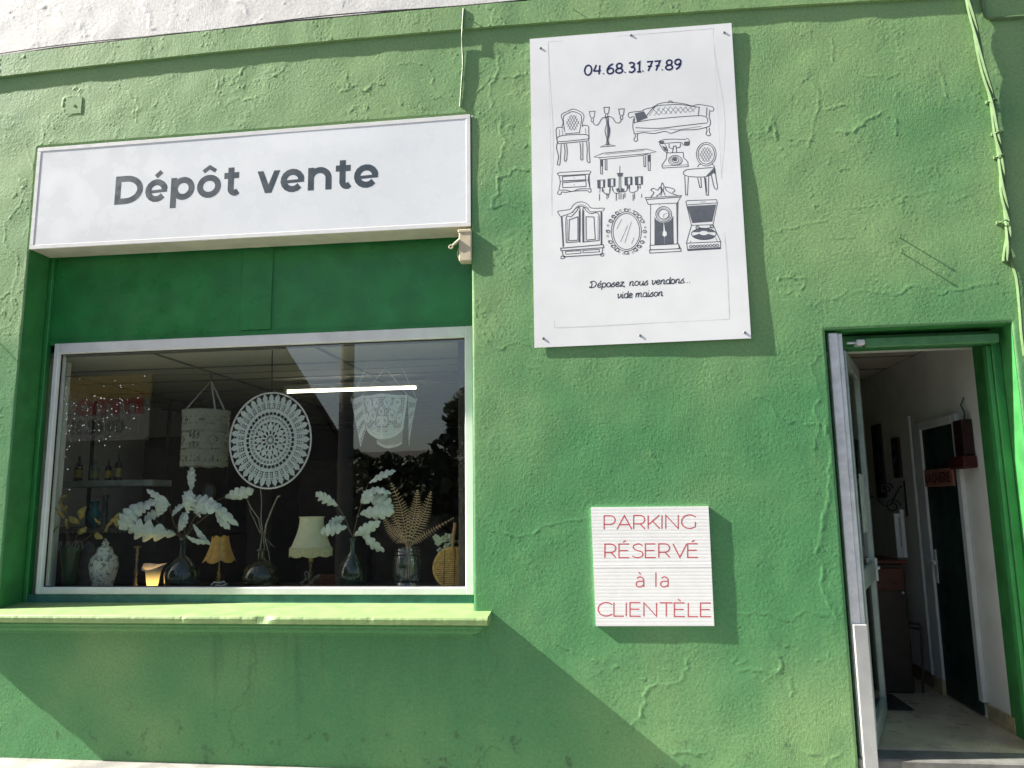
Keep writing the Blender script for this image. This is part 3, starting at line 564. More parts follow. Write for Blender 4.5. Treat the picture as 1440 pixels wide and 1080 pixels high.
# ------------------------------------------------------------------ furniture board
BD = thing('price_board', 'large white board with furniture drawings and a phone number', 'board', U(900, 480, -.01)); BD.name = 'advert_board'
bc = [U(745, 55, -.012), U(1028.5, 32.5, -.012), U(1056, 476, -.012), U(751.5, 489, -.012)]
def b_at(s_, t_): a = bc[3].lerp(bc[2], s_); b = bc[0].lerp(bc[1], s_); return a.lerp(b, t_)
BT, BB = bc[0].z, bc[3].z
def board_y(x, z):
    t = (z-BB)/(BT-BB); s_ = (x-bc[3].x)/(bc[2].x-bc[3].x)
    return -.0110-.0028*math.sin(t*7.0+.6)-.0018*math.sin(t*13+2.0)*s_-.003*(1-t)*s_+.0010*math.sin(s_*5+t*3)
P = [[(lambda q: (q.x, board_y(q.x, q.z), q.z))(b_at(i/40, j/64)) for j in range(65)] for i in range(41)]
m = MB().grid(P); bk = [[(x, y+.003, z) for x, y, z in r] for r in P]; m.grid([r[::-1] for r in bk])
for ea in ([r[0] for r in P], [r[-1] for r in P], P[0], P[-1]): m.grid([list(ea), [(x, y+.003, z) for x, y, z in ea]])
M_board = pm('white_board', (.86, .87, .88), .42, .03, 4, dirt=.06, dirtcol=(.5, .5, .5))
m.build('board_panel', M_board, BD, True)
def put_b(px, py, k): p = U(px, py, -.012); y = board_y(p.x, p.z); p = U(px, py, y-.00022-k*INKSTEP); return tuple(p)
film = MB(); fcn = [(771, 59), (1003, 40), (1026, 449), (780, 461)]
fi = Ink(put_b)
for a, b in zip(fcn, fcn[1:]+fcn[:1]): fi.stroke([a, ((a[0]+b[0])/2, (a[1]+b[1])/2), b], .55)
fi.m.build('film_edge', pm('film_grey', (.60, .62, .63), .4), BD)
for q, (px, py) in enumerate(((760, 68), (887, 50), (1018, 46), (764, 476), (900, 472), (1047, 468))):
    p = U(px, py, -.012); y = board_y(p.x, p.z)
    faceout(MB().lathe([(.0, -.0), (.006, -.0), (.0085, -.003), (.0085, -.004)], (0, 0, 0), 12), (p.x, y-.0042, p.z)).build('screw', pm('dull_screw', (.20, .20, .20), .45, .2, 40, metal=.6), BD)
tx = Ink(lambda u, v, k: put_b(u, -v, k))
tx.text('04.68.31.77.89', SCR, (822, -106), (957, -97), 15.0, 2.4, .03)
tx.build('phone_number', M_navy, BD)
tx = Ink(lambda u, v, k: put_b(u, -v, k))
tx.text('Déposez, nous vendons...', SCR, (829, -405), (970, -397.5), 9.2, 1.35, .14); tx.text('vide maison', SCR, (867.5, -419.5), (932, -416), 9.0, 1.3, .14)
tx.build('board_lettering', M_ink, BD)
# drawings: lines traced in zoomed pixels
fa = lambda p: (770+p[0]/5.76, 130+p[1]/5.76); fb = lambda p: (770+p[0]/5.76, 230+p[1]/5.76)
def drawing(f, lines=(), thin=(), fills=(), greys=()):
    i1 = Ink(put_b)
    for l in lines: i1.stroke([f(p) for p in l], .88)
    for l in thin: i1.stroke([f(p) for p in l], .48)
    for l in fills: i1.fill([f(p) for p in l])
    o = i1.m.build('printed_drawing', M_ink if not fills else M_inkgrey, BD)
    if greys:
        for k_, l in enumerate(greys):
            i2 = Ink(put_b); i2.k = k_; i2.fill([f(p) for p in l]); i2.m.build('printed_shading', M_inkgrey, BD)
def lattice(cx, cy, rx, ry, n, f=None, sk=0.0):
    out = []
    for s_ in (-1, 1):
        for i in range(-n, n+1):
            c = i/(n+.4)*1.4; pts = []
            for t in np.linspace(-1.5, 1.5, 31):
                x = (c+t*.7)*1.0; y = s_*t
                if x*x+y*y < 1: pts.append((cx+x*rx, cy+y*ry+sk*x*rx))
            if len(pts) > 2: out.append([pts[0], pts[-1]])
    return out
el = lambda cx, cy, rx, ry, a0=0, a1=360, n=24: arc(cx, cy, rx, ry, a0, a1, n)
# armchair
drawing(fa, [cr([(115, 280), (125, 240), (110, 190), (130, 165), (160, 155), (200, 135), (245, 145), (285, 170), (295, 200), (282, 250), (282, 280)]), cr([(140, 320), (128, 240), (132, 190), (175, 165), (205, 155), (260, 175), (275, 210), (262, 300), (258, 330)]), [(140, 335), (260, 325)], cr([(75, 385), (85, 360), (150, 345), (300, 340), (330, 355), (325, 375), (200, 390), (100, 398), (75, 385)]), cr([(75, 390), (70, 340), (72, 290), (110, 282), (130, 290)]), cr([(335, 375), (333, 320), (330, 275), (300, 265), (282, 270)]),
 [(75, 395), (90, 415), (200, 405), (330, 392), (335, 370)], cr([(80, 400), (72, 450), (88, 520), (78, 580), (98, 580), (105, 500), (110, 420)]), cr([(315, 400), (320, 460), (318, 520), (322, 560), (342, 562), (336, 480), (335, 400)]), cr([(133, 415), (140, 480), (135, 550), (152, 548), (158, 480), (152, 415)]), cr([(262, 408), (268, 480), (268, 540), (284, 540), (284, 480), (285, 405)])], lattice(203, 245, 55, 70, 3)+[[(95, 300), (95, 350)], [(118, 295), (122, 345)], [(305, 290), (310, 340)], [(150, 330), (150, 345)]])
# candelabra
cup = lambda x, y: [cr([(x-22, y), (x-18, y+30), (x-14, y+45), (x, y+52), (x+14, y+45), (x+18, y+28), (x+22, y-2)]), [(x-26, y), (x+26, y-4)], cr([(x-8, y+55), (x-10, y+72), (x, y+85), (x+10, y+72), (x+8, y+55)])]
drawing(fa, cup(362, 155)+cup(478, 122)+cup(598, 135)+[cr([(362, 238), (385, 262), (410, 258), (440, 210), (478, 198)]), cr([(598, 218), (580, 245), (550, 240), (520, 200), (478, 195)]), cr([(470, 205), (478, 250), (466, 300), (470, 340), (480, 380), (474, 430)]), cr([(492, 200), (490, 250), (504, 300), (500, 345), (490, 385), (500, 430)]), [(425, 442), (552, 432)]], [cr([(440, 436), (480, 420), (540, 430)])], [], [[(484, 210), (492, 210), (502, 300), (500, 345), (488, 390), (492, 430), (484, 430), (482, 300)]])
# sofa
drawing(fa, [cr([(700, 245), (705, 205), (690, 195), (670, 205), (655, 195), (655, 170), (680, 160), (760, 150), (790, 135), (850, 120), (900, 92), (970, 80), (1060, 85), (1120, 95), (1170, 108), (1220, 98), (1300, 108), (1340, 120), (1345, 145), (1325, 152), (1310, 140)]), cr([(800, 190), (870, 115), (980, 100), (1080, 98), (1190, 115), (1225, 120)]), cr([(705, 250), (720, 240), (880, 215), (1100, 195), (1240, 188), (1290, 205), (1298, 240)]), cr([(712, 285), (900, 290), (1100, 268), (1296, 246)]), cr([(695, 210), (690, 280), (700, 320), (705, 335), (780, 325), (860, 332), (950, 315), (1000, 330), (1080, 305), (1200, 300), (1290, 280), (1315, 265), (1318, 230), (1308, 200), (1312, 150)]),
 cr([(705, 335), (712, 355), (698, 380), (712, 396), (728, 385), (726, 355), (732, 335)]), cr([(1285, 285), (1290, 310), (1282, 335), (1300, 350), (1318, 342), (1308, 310), (1310, 285)]), [(1228, 115), (1220, 185)], [(1290, 120), (1285, 195)], cr([(975, 85), (985, 70), (1005, 70), (1015, 85)])],
 [l for i in range(9) for l in ([(820+i*42, 190-i*4), (870+i*42, 118-(i*2 if i < 4 else 4))], [(850+i*38, 130-i*2), (900+i*36, 182-i*3)])]+[cr([(715, 315), (850, 312), (960, 295), (1060, 300), (1250, 272)])], [], [[(705, 170), (780, 152), (812, 205), (725, 238)]])
# table
drawing(fa, [[(375, 522), (450, 492), (800, 458), (880, 480), (812, 495), (430, 528), (375, 522)], [(420, 532), (430, 545), (770, 510), (812, 498)], [(428, 545), (430, 660), (444, 660), (446, 545)], [(812, 505), (815, 630), (830, 632), (832, 500)], [(466, 545), (466, 625), (480, 628), (480, 545)], [(778, 515), (780, 600), (794, 600), (794, 512)]], [[(470, 500), (780, 470)]], [], [[(430, 548), (446, 546), (444, 600), (434, 600)], [(812, 508), (832, 502), (828, 560), (816, 560)]])
# telephone
drawing(fa, [cr([(900, 400), (930, 385), (1000, 378), (1100, 380), (1140, 375), (1150, 410), (1140, 428), (1100, 425), (1080, 405), (1000, 408), (950, 412), (920, 415), (900, 400)]), cr([(905, 415), (920, 440), (940, 470), (965, 485), (970, 460), (950, 420)]), [(965, 490), (1098, 485), (1100, 525), (1135, 560), (1140, 600), (930, 612), (925, 590), (962, 535), (965, 490)], el(1035, 550, 55, 40), el(1035, 548, 28, 20), [(1010, 490), (1020, 435), (1040, 432), (1045, 488)], cr([(985, 415), (985, 445), (1020, 455)]), cr([(1075, 410), (1072, 440), (1045, 450)])], [el(1035, 550, 42, 30), [(930, 595), (1138, 585)]], [], [el(1032, 545, 18, 13, n=12), [(1105, 400), (1150, 395), (1150, 425), (1105, 428)], [(925, 430), (960, 445), (968, 478), (945, 470)], [(900, 395), (945, 392), (940, 412), (905, 412)]])
# oval back chair
drawing(fa, [el(1285, 500, 80, 95, n=32), el(1285, 500, 66, 80, n=32), cr([(1215, 605), (1225, 585), (1240, 580)]), cr([(1330, 580), (1350, 600), (1352, 660)]), cr([(1100, 645), (1130, 625), (1240, 615), (1345, 610), (1348, 640), (1290, 680), (1160, 682), (1105, 665), (1100, 645)]), [(1110, 668), (1118, 830), (1132, 830), (1140, 685)], [(1270, 685), (1285, 830), (1302, 832), (1305, 680)], [(1215, 690), (1232, 770), (1246, 768), (1240, 688)], cr([(1325, 665), (1350, 770), (1375, 775), (1365, 700), (1352, 610)])], lattice(1283, 503, 56, 66, 3), [], [[(1345, 612), (1348, 642), (1290, 682), (1288, 672)], [(1270, 690), (1284, 690), (1292, 800), (1286, 820)]])
# chest of drawers
drawing(fb, [[(78, 80), (100, 72), (340, 58), (352, 68), (340, 85), (90, 98), (78, 80)], cr([(92, 98), (102, 150), (90, 215)]), cr([(335, 85), (330, 140), (345, 205)]), [(120, 105), (305, 92), (308, 130), (122, 140), (120, 105)], [(120, 155), (310, 140), (312, 185), (122, 195), (120, 155)], cr([(90, 215), (150, 215), (200, 225), (260, 205), (345, 205)]), cr([(85, 220), (82, 245), (105, 248), (115, 230), (150, 232), (220, 222), (320, 220), (335, 232), (352, 225), (348, 200)])], [[(210, 118), (220, 117)], [(210, 172), (220, 171)], [(98, 145), (330, 132)]], [], [[(332, 88), (344, 70), (340, 100), (345, 195), (336, 190)]])
# chandelier
dl = []; dg = []
for x, y in ((435, 135), (518, 125), (655, 112), (740, 108)): dl += [[(x-30, y), (x+28, y-3), (x+28, y+58), (x-28, y+64), (x-30, y)], [(x-10, y+64), (x-12, y+100)], [(x+8, y+62), (x+8, y+95)]]; dg += [[(x-28, y+4), (x-6, y+2), (x-6, y+60), (x-26, y+60)], [(x+14, y+2), (x+27, y+1), (x+27, y+54), (x+14, y+56)]]
drawing(fb, dl+[cr([(445, 200), (460, 240), (490, 250), (500, 240), (505, 195)]), cr([(525, 195), (540, 235), (570, 240), (590, 220)]), cr([(735, 180), (730, 215), (690, 235), (665, 225), (655, 180)]), cr([(650, 185), (640, 220), (610, 230), (590, 220)]), [(585, 20), (585, 75)], [(560, 80), (612, 78)], [(580, 80), (578, 290)], [(592, 80), (594, 290)]]+[[(x, 245-i % 2*8), (x, 300-i % 3*12)] for i, x in enumerate((420, 480, 492, 555, 612, 625, 692, 705, 762))], [], [], dg+[[(555, 205), (580, 195), (585, 225), (560, 228)], [(592, 195), (622, 205), (618, 225), (594, 225)], [(564, 82), (610, 82), (604, 105), (570, 105)]])
# armoire
drawing(fb, [cr([(85, 400), (90, 385), (180, 370), (205, 340), (240, 315), (290, 312), (330, 335), (350, 358), (400, 362), (460, 362), (445, 385)]), cr([(105, 430), (190, 400), (225, 365), (270, 345), (320, 362), (350, 390), (440, 385)]), [(85, 400), (105, 430)], [(110, 430), (125, 680)], [(440, 390), (440, 660)], cr([(150, 640), (150, 440), (190, 430), (230, 390), (262, 370), (262, 640)]), cr([(285, 640), (285, 370), (320, 390), (350, 405), (415, 415), (418, 625)]), [(150, 640), (262, 632)], [(285, 635), (418, 622)], [(175, 455), (245, 430), (245, 620), (170, 625), (175, 455)], [(310, 430), (375, 432), (385, 612), (312, 620), (310, 430)], [(105, 685), (450, 655), (455, 680), (108, 705), (105, 685)], [(118, 705), (125, 755), (440, 735), (445, 685)], [(145, 712), (270, 705), (270, 725), (148, 735), (145, 712)], [(285, 704), (418, 695), (420, 715), (287, 722), (285, 704)], cr([(108, 770), (112, 750), (140, 750), (135, 768), (108, 770)]), cr([(430, 748), (432, 730), (455, 728), (452, 748), (430, 748)])],
 [[(160, 450), (160, 635)], [(408, 425), (408, 620)], cr([(200, 400), (240, 345), (290, 335), (335, 365)])], [], [[(252, 385), (262, 372), (262, 635), (252, 635)], [(286, 372), (296, 380), (298, 632), (286, 634)], [(428, 392), (440, 390), (440, 655), (430, 655)], [(112, 432), (120, 430), (134, 670), (126, 672)]])
# oval mirror
orn = []
for a in range(0, 360, 15):
    if a % 90 in (15, 75): continue
    c, s_ = math.cos(math.radians(a)), math.sin(math.radians(a)); orn.append(el(638+148*c, 550+172*s_, 15, 12, n=10))
drawing(fb, [el(638, 550, 122, 160, n=40), el(638, 550, 108, 146, n=40)]+orn, [[(590, 635), (650, 500)], [(625, 640), (680, 470)], [(560, 530), (600, 450)], [(680, 650), (700, 600)]]+[el(638+156*math.cos(t), 550+180*math.sin(t), 8, 7, n=8) for t in np.linspace(0, 6.1, 26)])
# long-case clock
drawing(fb, [[(790, 275), (815, 330), (1050, 320), (1085, 258), (1050, 262), (830, 275), (790, 275)], [(835, 330), (832, 660)], [(1045, 322), (1050, 650)], el(940, 410, 64, 62), el(940, 410, 42, 40), [(828, 662), (1060, 650), (1065, 690), (832, 698), (828, 662)], [(825, 700), (1080, 688), (1080, 710), (828, 725), (825, 700)], cr([(835, 270), (860, 235), (835, 215), (860, 200), (890, 215), (910, 190), (920, 230), (880, 265)]), cr([(1050, 255), (1000, 240), (960, 215), (955, 190), (985, 195), (1020, 205), (1030, 220), (1010, 235)]), cr([(915, 260), (928, 215), (918, 185), (930, 155), (942, 185), (936, 215), (952, 258)]), [(800, 290), (1075, 270)], [(905, 330), (905, 335)]], [[(940, 410), (938, 440)], [(940, 410), (970, 405)], el(940, 410, 52, 50)], [], [[(866, 430), (880, 455), (912, 475), (938, 478), (938, 540), (930, 560), (930, 580), (946, 595), (946, 655), (866, 658)], [(942, 478), (970, 474), (1000, 455), (1012, 430), (1018, 420), (1022, 650), (948, 655), (948, 594), (966, 580), (964, 555), (952, 545)], [(1066, 652), (1078, 690), (1066, 690)], [(1050, 325), (1060, 300), (1056, 650), (1050, 650)]])
# record player
drawing(fb, [[(1120, 310), (1130, 300), (1368, 292), (1376, 320), (1340, 495), (1165, 500), (1120, 310)], [(1122, 335), (1374, 318)], [(1165, 500), (1125, 640), (1135, 705), (1400, 690), (1402, 632), (1340, 495)], [(1125, 645), (1402, 632)], el(1265, 570, 100, 46), [(1330, 515), (1290, 525), (1210, 520)], el(1215, 518, 14, 13), el(1330, 510, 12, 12)]+[el(1160+i*27, 672-i*1.2, 11, 9, n=10) for i in range(9)], [[(1240, 312), (1280, 310)], [(1160, 640), (1155, 625)], [(1375, 632), (1360, 600)]], [], [[(1130, 345), (1366, 332), (1334, 470), (1172, 482)], el(1265, 570, 98, 44, 20, 160, 14)+el(1265, 562, 36, 18, 160, 20, 10), el(1265, 570, 98, 44, 200, 340, 14)+el(1265, 562, 36, 18, 340, 200, 10), [(1138, 690), (1398, 676), (1398, 688), (1138, 702)]])
# ------------------------------------------------------------------ parking sign
PS = thing('parking_sign', 'square white plastic sign with red parking lettering', 'sign', U(918, 880, -.006))
pc = [U(831, 713.5, -.0165), U(996.3, 712, -.0165), U(1004.5, 880.3, -.0165), U(838, 880.5, -.0165)]
def ps_at(u, v): return pc[3].lerp(pc[2], u).lerp(pc[0].lerp(pc[1], u), v)
n = 34; P = []
def ps_y(v): r = v*n; return -.0165-.00032*abs(math.sin(math.pi*r))**.5-(.0006 if .485 < v < .515 else 0)
vv = [i/(n*6) for i in range(n*6+1)]
P = [[(ps_at(u, v).x, ps_y(v), ps_at(u, v).z) for v in vv] for u in (0, .25, .5, .75, 1)]
m = MB().grid(P)
for ea in ([r[0] for r in P], [r[-1] for r in P], P[0], P[-1]): m.grid([list(ea), [(x, -.0005, z) for x, y, z in ea]])
m.build('corrugated_panel', pm('white_corrugated', (.86, .86, .85), .35, .03, 10, dirt=.08, dirtcol=(.55, .54, .5)), PS)
pk = Ink(lambda u, v, k: tuple(U(u, -v, -.0170-k*INKSTEP*.3)))
red = pm('red_ink', (.60, .085, .11), .5, .08, 20)
for t, p0, p1 in (('PARKING', (849.5, 744.5), (978, 743)), ('RÉSERVÉ', (850.5, 784.3), (981.5, 783.7)), ('à la', (894.5, 825.3), (939.5, 825.3)), ('CLIENTÈLE', (841, 866.3), (1000, 867.2))): pk.text(t, CAPS, (p0[0], -p0[1]), (p1[0], -p1[1]), 19.2, 1.6)
pk.build('sign_lettering', red, PS)
# ------------------------------------------------------------------ shutter override box on the recess edge
SB = thing('switch_box', 'small cream shutter switch box with a ringed lever under the fascia sign', 'switch box', U(653, 345, -.02))
cm = pm('cream_plastic', (.62, .54, .38), .4, .08, 20, dirt=.2, dirtcol=(.35, .28, .15))
p = U(645, 325, -.02); q = U(663, 366, -.02)
MB().bbox((p.x, -.018, q.z), (q.x, .06, p.z), .006).build('housing', cm, SB)
MB().bbox((p.x-.006, -.022, p.z-.01), (q.x, .064, p.z+.012), .004).build('housing_lid', cm, SB)
lv = MB(); e0, e1 = U(646, 337, -.02), U(634, 347, -.02); lv.tube([e0, e0.lerp(e1, .8)], [.010, .007], 8); rg = [(e1.x+.011*math.cos(t), -.02, e1.z+.011*math.sin(t)) for t in np.linspace(0, 2*math.pi, 13)[:-1]]; lv.tube(rg, .005, 6, True); lv.build('lever', cm, SB, True)
wl = U(647, 345, -.02); MB().tube([wl, U(643, 355, -.01), U(645, 364, 0), U(655, 368, .0)], .0025, 6).build('wire', pm('pale_wire', (.5, .45, .3), .5), SB)
# ------------------------------------------------------------------ cables and fixings on the wall
M_cable = pm('painted_cable', (.115, .20, .08), .55, .12, 20, .0004, 60)
CB = thing('wall_cable', 'thick twisted green painted cable bundle running down beside the doorway', 'cable', U(1420, 440, -.02))
path = [(1352, -40), (1362, 0), (1372, 45), (1384, 100), (1396, 145), (1402, 190), (1408, 225), (1411, 270), (1418, 315), (1417, 345), (1413, 368)]
offs = [.035, .034, .032, .030, .026, .020, .018, .018, .018, .022, .02]
pts = cr(path, 8); yo = np.interp(np.linspace(0, 1, len(pts)), np.linspace(0, 1, len(offs)), offs)
for s_ in range(3):
    L = []
    for i, (a, b) in enumerate(pts):
        c = U(a, b, -yo[i]); ph = i*.20+s_*2.094+.6*math.sin(i*.11); L.append(c+Vector((math.cos(ph)*.0105, math.sin(ph)*.0105, 0)))
    MB().tube(L, .0095, 7).build('strand', M_cable, CB, True)
L = [U(a, b, -.014) for a, b in cr([(1418, 345), (1424, 372), (1430, 392), (1434, 430), (1437, 470), (1441, 500)], 6)]; MB().tube(L, .010, 7).build('strand', M_cable, CB, True)
for (a, b) in ((1396, 142), (1404, 187), (1407, 220), (1411, 312)):
    c = U(a, b, -.02); m = MB(); m.tube([c+Vector((.024*math.cos(t), .024*math.sin(t)*.9, .004*math.sin(3*t))) for t in np.linspace(0, 6.283, 13)[:-1]], .004, 6, True); m.bbox((c.x-.035, -.016, c.z-.012), (c.x-.014, -.0005, c.z+.010), .003); m.build('cable_clip', M_cable, CB, True)
TC = thing('conduit', 'thin green painted pipe bending along the wall at the top right corner', 'pipe', U(1385, 20, -.01))
MB().tube([U(1376, -30, -.014), U(1383, 10, -.014), U(1385, 22, -.014), U(1389, 26, -.014), U(1410, 25, -.014), U(1480, 20, -.014)], .009, 8).build('pipe', M_cable, TC, True)
VC = thing('thin_wire', 'thin painted wire hanging down the wall to the sign corner', 'wire', U(649, 155, -.006))
MB().tube([U(a, b, -y) for (a, b), y in zip(cr([(652, 12), (650, 45), (650, 60), (651, 90), (649, 120), (647, 150)], 4), np.interp(np.linspace(0, 1, 21), [0, .3, .45, 1], [.022, .022, .009, .007]))], .0058, 7).build('wire', M_cable, VC, True)
WC = thing('ledge_wire', 'dark cable running along the top of the green wall band', 'cable', (-2, -.01, bzf(-2)+BH+.02))
MB().tube([(x, -.010+.004*math.sin(x*7), bzf(x)+BH+.010+.006*math.sin(x*5.3)*math.sin(x*1.7)) for x in np.linspace(XL, XR, 160)], .006, 6).build('wire', M_black, WC, True)
MB().tube([(x, -.006, bzf(x)+BH+.022+.010*math.sin(x*3.1+1)) for x in np.linspace(XL, XR, 120)], .004, 6).build('wire', M_black, WC, True)
def nail(px, py, ln, label, r=.004):
    c = U(px, py); o = thing('nail', label, 'nail', c, 'nails in the green wall')
    MB().tube([c+Vector((0, .01, 0)), c+Vector((-.003, -ln, .002))], r, 7).build('shank', M_cable, o, True); MB().tube([c+Vector((-.003, -ln, .002)), c+Vector((-.003, -ln-.003, .002))], r*1.9, 8).build('head', M_cable, o, True)
nail(1265, 334, .034, 'upper of the two nails above the doorway'); nail(1267, 355, .034, 'lower of the two nails above the doorway')
c = U(807, 14, -.020); o = thing('nail', 'nail in the green wall band above the white board', 'nail', c, 'nails in the green wall'); MB().tube([c, c+Vector((0, -.014, 0))], .003, 6).build('shank', M_cable, o)
c = U(660, 27, -.020); o = thing('nail', 'nail in the wall band beside the thin wire', 'nail', c, 'nails in the green wall'); MB().tube([c, c+Vector((0, -.014, 0))], .004, 6).build('shank', M_cable, o)
BX = thing('wall_cover', 'small square blanking plate painted over on the wall left of the fascia sign', 'cover plate', U(103, 148, 0))
p, q = U(94, 138), U(114, 159); MB().bbox((p.x, -.0022, q.z), (q.x, .0, p.z), .001).build('plate', M_wall, BX); c = U(104, 148); faceout(MB().lathe([(0, 0), (.01, 0), (.012, -.004)], (0, 0, 0), 10), (c.x, -.005, c.z)).build('knob', M_wall, BX)
# ------------------------------------------------------------------ window display
TY = .47; TZ = U(380, 829, TY).z
DT = thing('display_table', 'long dark table inside the shop window carrying the lamps and vases', 'table', (-2.4, .6, FLOORZ))
M_wood = pm('dark_wood', (.028, .018, .012), .5, .3, 8)
m = MB(); m.bbox((WX0+.05, .295, TZ-.03), (WX1-.05, .95, TZ), .005); m.build('table_top', M_wood, DT)
for x in (WX0+.1, -2.4, WX1-.1):
    for y in (.34, .90): MB().bbox((x-.03, y-.03, FLOORZ), (x+.03, y+.03, TZ-.031), .004).build('leg', M_wood, DT)
K_ = ppm(TY)
def foot(px, y=TY, z=None): p = U(px, 826, y); return Vector((p.x, y, TZ if z is None else z))
def zpx(px, py, y=TY): return U(px, py, y).z-TZ
def prof_px(px, pts, y=TY):                         # [(half width px, py)] bottom to top -> lathe profile
    return [(a/ppm(y), max(zpx(px, b, y), 0.0)) for a, b in pts]
M_white_leaf = pm('white_dried_leaf', (.80, .86, .82), .75, .12, 30, .0006, 120, trans=.25)
M_stem = pm('dry_stem', (.20, .14, .08), .7, .2, 30)
def leaf_mesh(P0, P1, wid, lobes=6, tilt=0.0, droop=.12, lobe=.38, roll=0.0):
    d = P1-P0; L = d.length; d.normalize(); nrm = Vector((0, -1, 0)); nrm = (nrm-d*nrm.dot(d)).normalized(); side = d.cross(nrm); Rm = Matrix.Rotation(roll, 3, d); nrm = Rm @ nrm; side = Rm @ side
    m = MB(); n = max(lobes*9, 14); rows = []; ph = {-1: rng.uniform(0, .3), 1: rng.uniform(.3, .7)}; rf = rng.uniform(.06, .22)
    for i in range(n+1):
        t = i/n; w_ = wid/2*(math.sin(math.pi*min(.02+t*.98, 1)**(.75 if lobe == 0 else 1.05))**.75); lb = {s2: 1.0 if lobe == 0 else (1-lobe)+lobe*1.15*abs(math.sin(math.pi*(t*lobes+ph[s2])))**.55 for s2 in (-1, 1)}
        if t > .97: w_ *= .3
        c = P0+d*(L*t)+nrm*(droop*L*math.sin(math.pi*t)*.6)-Vector((0, 0, 1))*(droop*L*t*t*.35); r = []
        for s_ in (-1, -.5, 0, .5, 1): fl = 1.0 if abs(s_) < .4 else lb[1 if s_ > 0 else -1]; r.append(c+side*(s_*w_*fl)+d*(abs(s_)*w_*.30*fl)-nrm*(abs(s_)**1.5*w_*.38)+nrm*(rf*w_*abs(s_)*math.cos(2*math.pi*(t*lobes+s_*.3))))
        rows.append(r)
    return m.grid(rows)
def stem(parent, pts, r, mat=M_stem, y=TY, name='stem'):
    P = [U(a, b, y if len(q) == 0 else q[0]) for a, b, *q in pts]; return MB().tube(P, r, 6).build(name, mat, parent, True)
def bouquet(name, label, cat, foot_px, leaves, stems, mat, lobes=5, lobe=.52, sr=.0028, stemmat=M_stem, y=TY, group=None):
    o = thing(name, label, cat, foot(foot_px, y), group)
    for s_ in stems: stem(o, s_, sr, stemmat, y)
    for i, (a, b, c, d, w_) in enumerate(leaves):
        dy = ((i*37) % 9-4)*.012; P0 = U(a, b, y+dy*.5); P1 = U(c+(c-a)*.10, d+(d-b)*.10, y+dy-.02-.03*((i*7) % 3))
        leaf_mesh(P0, P1, w_*1.05/ppm(y), lobes, 0, .16+.22*((i*13) % 5)/5, lobe, ((i*29) % 7-3)*.19).build('leaf', mat, o, True)
    return o
M_bottle = glassmat('teal_glass', (.42, .62, .58), .08, 3.5, .02, (.03, .10, .09), .10)
M_bottleg = glassmat('green_bottle_glass', (.45, .62, .45), .08, 3.5, .02, (.05, .12, .06), .12)
M_bottleo = glassmat('olive_glass', (.50, .56, .36), .08, 3.5, .02, (.10, .11, .04), .14)
M_clear = glassmat('clear_jar_glass', (.80, .86, .84), .09, 3.0, .02, (.3, .34, .33), .06)
def demijohn(px, half, top, bottom, neckw, label, mat, neck_y=None, y=TY):
    o = thing('demijohn', label, 'bottle', foot(px, y), 'glass demijohns in the window'); h = bottom-top; ny = neck_y or top+h*.35
    pr = [(0, bottom), (half*.80, bottom), (half*.95, bottom-4), (half, bottom-(bottom-ny)*.4), (half*.90, bottom-(bottom-ny)*.62), (half*.55, bottom-(bottom-ny)*.85), (neckw, ny), (neckw*.9, top+3), (neckw*1.3, top+3), (neckw*1.3, top)]
    P = [(a/ppm(y), max(U(px, b, y).z-TZ, 0.002)) for a, b in pr]; f = foot(px, y); MB().lathe(P, f, 30).build('glass_body', mat, o, True)
    MB().lathe([(P[-1][0], P[-1][1]), (P[-1][0]*1.08, P[-1][1]-.006), (P[-1][0], P[-1][1]-.012)], f, 20).build('lip', mat, o, True); return o
demijohn(255, 25, 757, 826, 5, 'round teal glass demijohn holding the wide white leaf spray', M_bottle, 781)
demijohn(366, 27, 772, 826, 6, 'squat olive glass demijohn holding bare twigs', M_bottleo, 785)
demijohn(495, 20, 757, 826, 4, 'small green glass demijohn holding the narrow white leaf spray', M_bottleg, 776)
bouquet('leaf_spray', 'wide spray of white dried oak leaves in the teal demijohn', 'dried leaves', 257,
 [(268, 692, 270, 657, 23), (263, 722, 270, 690, 27), (266, 703, 304, 712, 25), (297, 703, 333, 731, 14), (302, 716, 322, 739, 15), (316, 700, 354, 687, 19), (263, 707, 243, 722, 13), (250, 748, 262, 722, 25), (247, 752, 184, 733, 32), (201, 706, 171, 738, 27), (221, 726, 231, 699, 21), (240, 711, 209, 686, 10), (271, 737, 295, 762, 11), (261, 753, 293, 757, 10), (193, 727, 220, 702, 18), (282, 728, 272, 711, 13), (232, 716, 205, 728, 14)],
 [[(257, 815), (257, 758), (247, 750), (225, 738), (200, 708)], [(258, 815), (258, 758), (262, 730), (268, 690)], [(259, 815), (259, 757), (272, 730), (290, 710), (317, 699)], [(257, 800), (257, 757), (244, 735), (238, 710)], [(259, 800), (259, 757), (275, 738), (302, 716)], [(258, 800), (258, 760), (266, 750), (272, 738)]], M_white_leaf)
bouquet('leaf_spray', 'narrow spray of white dried oak leaves in the small green demijohn', 'dried leaves', 496,
 [(519, 679, 554, 661, 13), (515, 691, 548, 690, 10), (507, 707, 523, 692, 18), (519, 696, 550, 712, 25), (506, 723, 551, 715, 20), (498, 754, 532, 732, 16), (506, 746, 538, 769, 18), (475, 712, 446, 692, 20), (486, 727, 463, 734, 13), (488, 741, 453, 745, 17)],
 [[(495, 805), (496, 755), (503, 725), (512, 695), (519, 677)], [(494, 805), (495, 754), (486, 730), (474, 711)], [(495, 800), (496, 754), (488, 742), (478, 741)], [(496, 800), (497, 752), (506, 745)]], M_white_leaf)
M_yel = pm('yellow_dried_leaf', (.55, .42, .12), .6, .25, 40, .0004, 90, trans=.2)
